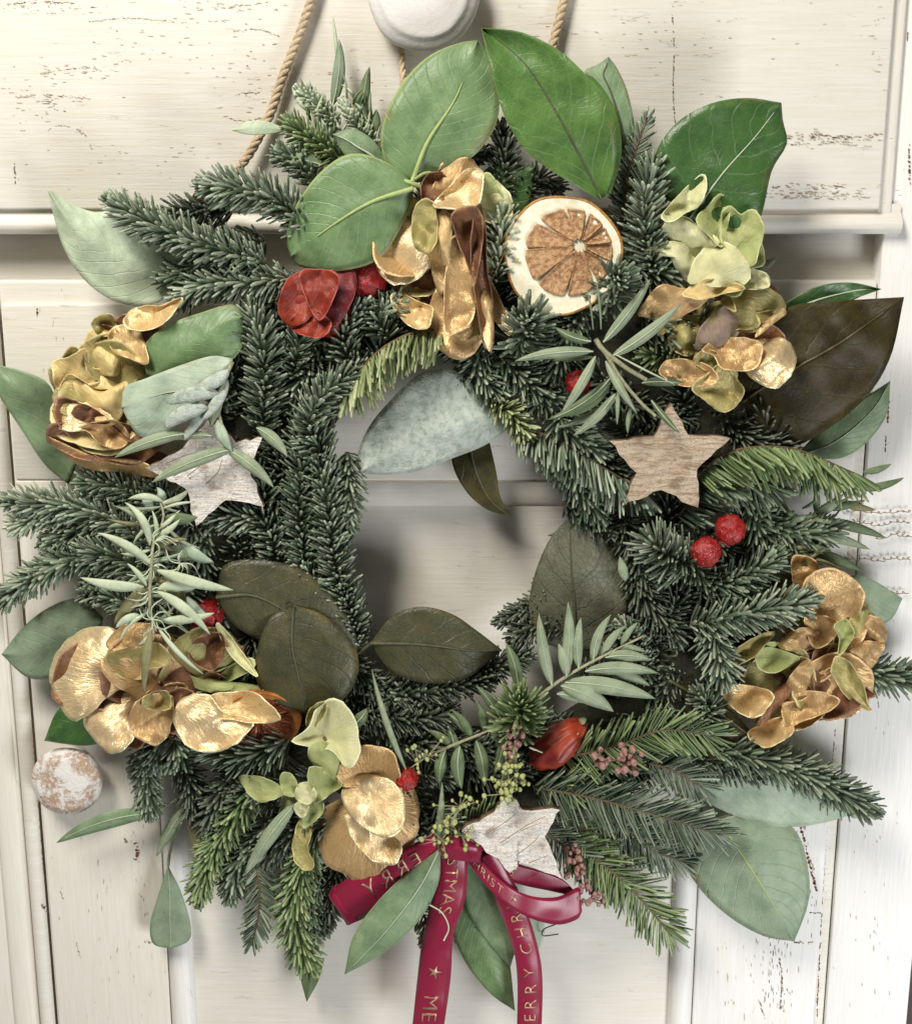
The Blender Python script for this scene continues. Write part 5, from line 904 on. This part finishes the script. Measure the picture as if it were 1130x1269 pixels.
# ------------------------------------------------------------------ orange slices
def orange(label, cx, cy, z, r, hub, segc, segr, n, th, mats, tilt, a0=0., rng=None):
    e = empty('orange_slice', label, 'dried orange slice')
    peel, pith, pulp = mats; cz = P(cx, cy, z); sc = loc_scale(z); RM = Matrix.Rotation(tilt[0], 3, 'X') @ Matrix.Rotation(tilt[1], 3, 'Z')
    def W(p): # local px: x right, y up, h toward camera
        return Vector(cz) + RM @ Vector((p[0] * sc, -p[2] * sc, p[1] * sc))
    rnd = random.Random(int(cx)); wob = lambda a: 1 + .018 * math.sin(3 * a + 1) + .012 * math.sin(7 * a)
    hb = lambda a: 2.2 * math.sin(2 * a + .6)
    def ring(prof, name, mat, k=64):
        V = []; m = len(prof)
        for i in range(k):
            a = 2 * math.pi * i / k
            for rr_, h in prof: V.append(W((rr_ * wob(a) * math.cos(a), rr_ * wob(a) * math.sin(a), h + hb(a) * rr_ / r)))
        i, j = np.meshgrid(np.arange(k), np.arange(m - 1), indexing='ij'); i = i.ravel(); j = j.ravel(); i2 = (i + 1) % k
        return newobj(name, mesh_np(name, V, np.stack([i * m + j, i2 * m + j, i2 * m + j + 1, i * m + j + 1], -1)), e, M[mat])
    ring([(r * .955, th * .4), (r * .985, th * .5), (r, th * .25), (r * .995, -th * .3), (r * .96, -th * .55), (.5, -th * .55)], 'peel', peel)
    ring([(r * .957, th * .42), (r * .9, th * .36), (r * .8, th * .30), (r * .5, th * .2), (.2, th * .2)], 'pith', pith)
    hx, hy = hub[0], hub[1]
    for i in range(n):
        a1 = a0 + 2 * math.pi * i / n + rnd.uniform(-.05, .05); a2 = a0 + 2 * math.pi * (i + 1) / n - .045 + rnd.uniform(-.03, .03)
        def out(a):
            d = np.array([math.cos(a), math.sin(a)]); c = np.array([segc[0] - hx, segc[1] - hy]); bq = d @ c
            return bq + math.sqrt(max(0, bq * bq - c @ c + segr * segr))
        am = (a1 + a2) / 2; rim = [(hx + 4 * math.cos(am), hy + 4 * math.sin(am))]
        A = np.linspace(a1 + .02, a2, 8)
        for k_, a in enumerate(A):
            f = .90 if k_ in (0, 7) else .985; o_ = out(a) * f * rnd.uniform(.97, 1.0); rim.append((hx + o_ * math.cos(a), hy + o_ * math.sin(a)))
        rc_ = catmull(rim, 30, closed=True) * .96 + np.array(rim[0]) * 0.0 + np.mean(rim, axis=0) * .04
        cen = rc_.mean(0); V = [W((cen[0], cen[1], th * .24 + .9 + hb(math.atan2(cen[1], cen[0])) * math.hypot(cen[0], cen[1]) / r))]; 
        lv = [(.3, -.6), (.6, -.9), (.85, -.2), (.95, 1.8), (1.0, .0)]
        for f, h in lv:
            for p in rc_:
                q = cen + (p - cen) * f; V.append(W((q[0], q[1], th * .24 + 1.6 + h + 1.2 * mnoise.noise(Vector((q[0] * .25, q[1] * .25, i))) + hb(math.atan2(q[1], q[0])) * math.hypot(q[0], q[1]) / r)))
        K = 30; j = np.arange(K); j2 = (j + 1) % K
        Fq = np.vstack([np.stack([1 + r_ * K + j, 1 + (r_ + 1) * K + j, 1 + (r_ + 1) * K + j2, 1 + r_ * K + j2], -1) for r_ in range(len(lv) - 1)])
        newobj('segment', mesh_np('segment', V, Fq, np.stack([np.zeros(K, int), 1 + j, 1 + j2], -1)), e, M[pulp])
    return e
orange('big pale dried orange slice with cream pith at the top right of centre', 697, 316, 112, 70, (20, 12), (7, 3), 53, 10, 14, ('peel', 'pith', 'pulp'), (0.0, -.12), .1)
orange('dark amber dried orange slice half under gold petals at lower left', 325, 892, 96, 50, (-2, 8), (0, 0), 40, 11, 13, ('peel_o', 'pith_o', 'pulp_d'), (.35, .1), .2)

# ------------------------------------------------------------------ berries and pods
def blob(name, c, r, mat, parent, sx=(1, 1, 1), amp=.04, fr=2., sub=4, rot=0., seed=0.):
    bm = bmesh.new(); bmesh.ops.create_icosphere(bm, subdivisions=sub, radius=1)
    cw = Vector(P(*c)); sc = r * loc_scale(c[2]); R = Matrix.Rotation(rot, 3, 'Y')
    for v in bm.verts:
        d = v.co.normalized(); k = 1 + amp * mnoise.noise(d * fr + Vector((seed, 0, 0))) + amp * .5 * mnoise.noise(d * fr * 2.7 + Vector((seed, 3, 0)))
        v.co = cw + R @ Vector((d.x * sx[0], d.y * sx[1], d.z * sx[2])) * (sc * k)
    me = bpy.data.meshes.new(name); bm.to_mesh(me); bm.free()
    for p in me.polygons: p.use_smooth = True
    return newobj(name, me, parent, M[mat])
def berry(label, x, y, z, r, group='frosted red berries'):
    e = empty('red_berry', label, 'berry', group)
    blob('berry_skin', (x, y, z), r, 'berry', e, amp=.13, fr=2.2, seed=x)
    tube('stalk', [(x + 4, y + 4, z - r * 2.5), (x, y, z - r * .8)], 1.2, 1.2, M['stem_r'], e)
    # frost-like fuzz of short hairs
    nh = 260; rs = np.random.RandomState(int(x)); d = rs.normal(size=(nh, 3)); d /= np.linalg.norm(d, axis=1)[:, None]; c = P(x, y, z); sc = r * loc_scale(z)
    t1 = np.cross(d, [0.3, .5, .8]); t1 /= np.linalg.norm(t1, axis=1)[:, None]; w_ = sc * .035
    V = np.concatenate([(c + d * sc - t1 * w_)[:, None], (c + d * sc + t1 * w_)[:, None], (c + d * sc * 1.13 + rs.normal(size=(nh, 3)) * sc * .03)[:, None]], 1).reshape(-1, 3)
    o = newobj('fuzz', mesh_np('fuzz', V, None, np.arange(nh * 3).reshape(-1, 3)), e, M['berry']); o['kind'] = 'stuff'
berry('upper right berry of the pair under the pinkish star', 905, 656, 122, 18.5); berry('lower left berry of the pair under the pinkish star', 875, 684, 124, 18.5)
berry('red berry left of the sprig of narrow leaves below the big orange slice', 716, 475, 118, 15); berry('red berry between the gold rose petals and the bottom fir', 504, 966, 114, 15)
berry('dark red berry half hidden beside the left olive leaves', 256, 764, 84, 21); berry('round red berry just left of the top gold flower', 455, 347, 78, 25)
def pod(label, x, y, z, sx, r, rot, seed):
    e = empty('red_pod', label, 'dried red pod')
    bm = bmesh.new(); bmesh.ops.create_icosphere(bm, subdivisions=5, radius=1); cw = Vector(P(x, y, z)); sc = r * loc_scale(z); R = Matrix.Rotation(rot, 3, 'Y')
    for v in bm.verts:
        d = v.co.normalized(); pn = max(0, d.x)**3 * .25
        k = 1 - .12 * abs(mnoise.noise(d * 1.3 + Vector((seed, 0, 0)))) * 2 + .03 * mnoise.noise(d * 3 + Vector((0, seed, 0))) - .05 * (1 - abs(math.sin(3 * math.atan2(d.z, d.y) + seed)))**3
        v.co = cw + R @ Vector((d.x * sx[0] * (1 + pn), d.y * sx[1], d.z * sx[2])) * (sc * k)
    me = bpy.data.meshes.new('pod_skin'); bm.to_mesh(me); bm.free()
    for p in me.polygons: p.use_smooth = True
    newobj('pod_skin', me, e, M['pod']); return e
p1 = pod('large crumpled glossy red pod under the left eucalyptus leaf', 390, 377, 90, (1.12, .75, .95), 42, .5, 2.)
for out, z, m in [([(346, 388), (350, 356), (368, 338), (392, 336), (396, 360), (384, 392), (362, 404)], 121, 'redp'), ([(372, 338), (398, 334), (420, 342), (412, 372), (396, 396), (380, 372)], 126, 'redp'),
                  ([(400, 345), (415, 334), (438, 336), (440, 362), (430, 386), (414, 404), (400, 396), (396, 370)], 124, 'redd'), ([(358, 402), (372, 384), (398, 388), (410, 402), (398, 418), (372, 414)], 122, 'redp')]:
    petal(p1, out, z, m, (396, 330), cup=9, wr=8, name='folded_skin', grow=1.03)
p2 = pod('red pointed pod among the fir at bottom centre right', 688, 925, 96, (1.35, .8, .8), 32, -.75, 5.)
blob('blossom_end', (722, 893, 100), 5, 'stem', p2, amp=.4, sub=2)
tube('stalk', [(663, 930, 124), (655, 926, 128), (672, 933, 122)], 1.2, 1, M['lance_p'], p2, k=4)

# bud clusters
def buds(label, spots, z, r, mat, n, spread, seed, stem):
    e = empty('bud_cluster', label, 'bud cluster'); rn = random.Random(seed); me0 = None
    for (x, y) in spots:
        for k in range(n):
            bx, by = x + rn.gauss(0, spread), y + rn.gauss(0, spread); bz = z + rn.uniform(-6, 10); rr_ = r * rn.uniform(.7, 1.2)
            blob('bud', (bx, by, bz), rr_, mat, e, sx=(1, 1, 1.15), amp=.15, fr=2, sub=2, seed=k)
            tube('bud_stalk', [(x, y, z - 8), ((x + bx) / 2, (y + by) / 2, (z - 8 + bz) / 2 + 1), (bx, by, bz)], .8, .7, M[stem], e, n=4, k=4)
    tube('stem', [(spots[0][0], spots[0][1], z - 8), (spots[-1][0] + .1, spots[-1][1], z - 8), (spots[-1][0] + 8, spots[-1][1] + 18, z - 40)], 1.6, 1.4, M[stem], e)
    return e
buds('yellow-green bud cluster left of the red pod', [(628, 948), (622, 968), (640, 960), (626, 984)], 140, 3.1, 'bud_y', 15, 9, 1, 'stem')
buds('yellow-green buds sprinkled above the ribbon knot', [(570, 1000), (556, 1025), (572, 1035), (548, 1042)], 132, 2.9, 'bud_y', 12, 9, 2, 'stem')
buds('tiny pale green buds right of the small bottom berry', [(518, 945), (530, 938)], 108, 2.4, 'bud_y', 9, 10, 3, 'stem')
buds('pinkish brown bud spike left of the red pod', [(634, 905), (636, 920), (632, 932)], 134, 3.8, 'bud_p', 12, 5.5, 4, 'stem_r')
buds('pinkish brown bud cluster right of the red pod', [(745, 945), (770, 938), (780, 942)], 124, 4.2, 'bud_p', 8, 7, 5, 'stem_r')
buds('row of pinkish buds right of the bottom star', [(712, 1075), (724, 1100), (735, 1115), (710, 1060)], 84, 3.6, 'bud_p', 11, 7, 6, 'stem_r')

# ------------------------------------------------------------------ ribbon
rbn = empty('ribbon', 'burgundy satin ribbon bow with gold MERRY CHRISTMAS lettering at the bottom', 'ribbon')
class Band:
    def __init__(s, name, L, R, zs, nu=70, nv=7, belly=4., edge=True):
        s.nu, s.nv = nu, nv; Lc, Rc = catmull(L, nu), catmull(R, nu)
        z = catmull([(0, q) for q in zs], nu)[:, 1] if len(zs) > 2 else np.linspace(zs[0], zs[-1], nu)
        z = np.interp(np.linspace(0, 1, nu), np.linspace(0, 1, len(zs)), zs); z = np.convolve(np.pad(z, 4, mode='edge'), np.ones(9) / 9, 'valid')
        v = np.linspace(0, 1, nv); G = np.zeros((nu, nv, 3))
        for j, q in enumerate(v):
            xy = Lc * (1 - q) + Rc * q; G[:, j, :2] = xy; G[:, j, 2] = z + belly * math.sin(math.pi * q) + fbm(xy, .035, len(name), 3.)
        s.G = G; mid = (Lc + Rc) / 2; s.len = np.concatenate([[0], np.cumsum(np.linalg.norm(np.diff(mid, axis=0), axis=1))])
        s.wid = np.linalg.norm(Lc - Rc, axis=1).mean()
        fl = G.reshape(-1, 3); s.o = newobj(name, mesh_np(name, P(fl[:, 0], fl[:, 1], fl[:, 2]), grid_faces(nu, nv)), rbn, M['ribbon']); solid(s.o, .8)
    def at(s, d, v, lift=1.3):
        d = np.clip(d, 0, s.len[-1]); i = np.interp(d, s.len, np.arange(s.nu)); i0 = np.clip(np.floor(i).astype(int), 0, s.nu - 2); fi = (i - i0)[:, None]
        j = np.clip(v, 0, 1) * (s.nv - 1); j0 = np.clip(np.floor(j).astype(int), 0, s.nv - 2); fj = (j - j0)[:, None]; G = s.G
        q = (G[i0, j0] * (1 - fi) + G[i0 + 1, j0] * fi) * (1 - fj) + (G[i0, j0 + 1] * (1 - fi) + G[i0 + 1, j0 + 1] * fi) * fj
        return P(q[:, 0], q[:, 1], q[:, 2] + lift)
    def text(s, txt, d0, flip, hgt=.5, gap=1.22, vmid=.5):
        """write letters along the band starting at distance d0. flip: up towards L (False) or R (True)"""
        d = d0
        for ch in txt:
            if ch == ' ': d += hgt * s.wid * .6; continue
            if ch == '*':
                a = np.arange(10) * math.pi / 5; rr_ = np.where(np.arange(10) % 2, .14, .5)
                V2 = np.stack([rr_ * np.sin(a) + .5, rr_ * np.cos(a) + .5], -1); V2 = np.vstack([V2, [.5, .5]]); fc = [[i, (i + 1) % 10, 10] for i in range(10)]; adv = 1.
            else:
                cu = bpy.data.curves.new('letter', 'FONT'); cu.body = ch; cu.resolution_u = 3; cu.size = 1.4; cu.offset = -.004
                to = bpy.data.objects.new('letter', cu); COL.objects.link(to); bpy.context.view_layer.update()
                me = bpy.data.meshes.new_from_object(to.evaluated_get(bpy.context.evaluated_depsgraph_get())); bpy.data.objects.remove(to)
                V2 = np.array([v.co[:2] for v in me.vertices]); me.calc_loop_triangles(); fc = [list(t.vertices) for t in me.loop_triangles]; 
                V2[:, 0] -= V2[:, 0].min(); adv = V2[:, 0].max(); bpy.data.meshes.remove(me)
            k = hgt * s.wid
            dd = d + V2[:, 0] * k; vv = (V2[:, 1] - .5) * hgt; vv = vmid - vv if not flip else vmid + vv
            o = newobj('gold_star' if ch == '*' else 'letter', mesh_np('letter', s.at(dd, vv), None, fc, smooth=False), s.o, M['ink'])
            o.modifiers.new('thickness', 'SOLIDIFY').thickness = .2 * S
            d += (adv + .28) * k * gap / 1.22
# back layers first
mt = Band('tail', [(546, 1050), (536, 1110), (524, 1160), (517, 1215), (508, 1300)], [(580, 1050), (577, 1110), (562, 1160), (558, 1215), (546, 1300)], (104, 98, 84, 74, 66))
mt.text('STMAS', 14, True, .43, 1.05); mt.text('*', 148, True, .5); mt.text('MER', 188, True, .48, 1.2)
tl = Band('tail_face', [(640, 1300), (641, 1215), (634, 1170), (612, 1110), (596, 1060)], [(670, 1300), (672, 1215), (664, 1165), (645, 1110), (616, 1056)], (71.2, 79.2, 87.2, 97.2, 101.2)); tl.text('MERRY CHRI', 12, False, .50, 1.55)
Band('loop', [(588, 1046), (640, 1070), (690, 1086), (716, 1108)], [(584, 1062), (632, 1092), (680, 1104), (716, 1112)], (100, 96, 88, 86), belly=.5).text('MAS', 30, False, .5)
fl = Band('loop', [(580, 1050), (622, 1092), (655, 1110), (690, 1112), (716, 1100), (719, 1108)], [(576, 1064), (608, 1104), (648, 1134), (688, 1146), (714, 1140), (721, 1130)], (108, 112, 112, 110, 98, 86), belly=.5); fl.text('HRIST *', 14, False, .5)
Band('loop', [(538, 1034), (500, 1052), (460, 1072), (410, 1102)], [(545, 1048), (515, 1062), (470, 1082), (412, 1112)], (98, 92, 84, 80))
Band('loop', [(536, 1040), (505, 1050), (470, 1066), (432, 1088), (408, 1108)], [(548, 1060), (520, 1082), (488, 1112), (455, 1136), (430, 1147)], (108, 108, 106, 98, 86)).text('ERRY', 26, False, .46, 1.38)
Band('loop_fold', [(411, 1100), (408, 1112), (420, 1130), (432, 1147)], [(420, 1096), (424, 1112), (436, 1130), (450, 1138)], (80, 88, 92, 88))
kn = Band('knot', [(542, 1034), (544, 1048), (548, 1064)], [(596, 1040), (597, 1054), (594, 1070)], (116, 124, 114), nu=20, belly=8)

# ------------------------------------------------------------------ twine and stray wires
def twine(parent, px, r=3.0, name='twine_length'):
    c0 = catmull(px, 200); L = np.linalg.norm(np.diff(c0[:, :2], axis=0), axis=1).sum(); n = int(L / 1.6) + 8
    C = pxcurve(px, n); T, A, B = frames(C); ph = np.linspace(0, L / 32 * 2 * math.pi, n)
    for k in range(3):
        a = ph + k * 2.094; H = C + r * .60 * S * (np.cos(a)[:, None] * A + np.sin(a)[:, None] * B)
        newobj(name, tube_mesh(name, H, np.full(n, r * .72 * S), 7), parent, M['jute'])
    rs = np.random.RandomState(int(px[0][0])); m = int(L / 1.3); V = []
    for i in range(m):
        j = rs.randint(0, n - 1); d = rs.normal(size=3); d /= np.linalg.norm(d); p = C[j]; w_ = .28 * S; l = rs.uniform(4, 9) * S; e = np.cross(d, T[j]); e /= np.linalg.norm(e) + 1e-9
        q = p + d * r * .8 * S; V += [q - e * w_, q + e * w_, q + d * l * .6 + T[j] * l * .8]
    o = newobj('twine_fibres', mesh_np('twine_fibres', V, None, np.arange(len(V)).reshape(-1, 3)), parent, M['jute']); o['kind'] = 'stuff'
tw = empty('hanging_twine', 'jute twine looped over the top knob to hang the wreath', 'twine')
twine(tw, [(392, -20, 26), (372, 40, 26), (350, 95, 28), (335, 140, 30), (312, 185, 34), (290, 215, 44)], 4.3)
twine(tw, [(704, -20, 24), (694, 20, 26), (684, 60, 30), (670, 120, 44)], 4.2)
twine(tw, [(494, 20, 20), (497, 60, 22), (500, 100, 40), (504, 150, 60)], 3.2)
twine(tw, [(552, 30, 24), (553, 52, 24), (551, 70, 40)], 3.0)
for lab, q, r in [('thin curled wire end beside the right ribbon loop', [(688, 1146, 60), (674, 1152, 52), (673, 1160, 48), (692, 1158, 48)], .8), ('white thread loop left of the middle ribbon tail', [(533, 1122, 116), (548, 1132, 118), (556, 1150, 116), (550, 1166, 112)], .95)]:
    o = tube('wire_end', q, r, r, M['wire' if r < .9 else 'lance_p'], None, n=20); tag(o, lab, 'wire')

GROUPS = {'laurel_leaf': 'glossy green leaves tucked into the wreath', 'eucalyptus_leaf': 'single eucalyptus leaves in the wreath', 'magnolia_leaf': 'dark olive and brown leaves in the wreath', 'narrow_leaf': 'single narrow leaves in the wreath',
          'bark_star': 'bark stars on the wreath', 'orange_slice': 'dried orange slices on the wreath', 'hydrangea_flower': 'dried hydrangea flowers on the wreath', 'red_pod': 'red pods in the wreath', 'willow_sprig': 'sprigs of narrow leaves in the wreath',
          'feathery_leaf_sprig': 'feathery leaf sprigs in the wreath', 'bud_cluster': 'bud clusters in the wreath', 'grass_blade': 'thin upright blades in the wreath', 'wispy_sprig': 'wispy tufts of fine foliage', 'wire_end': 'loose wire and thread ends'}
for o in bpy.data.objects:
    if o.parent is None and o.name.split('.')[0] in GROUPS: o['group'] = GROUPS[o.name.split('.')[0]]
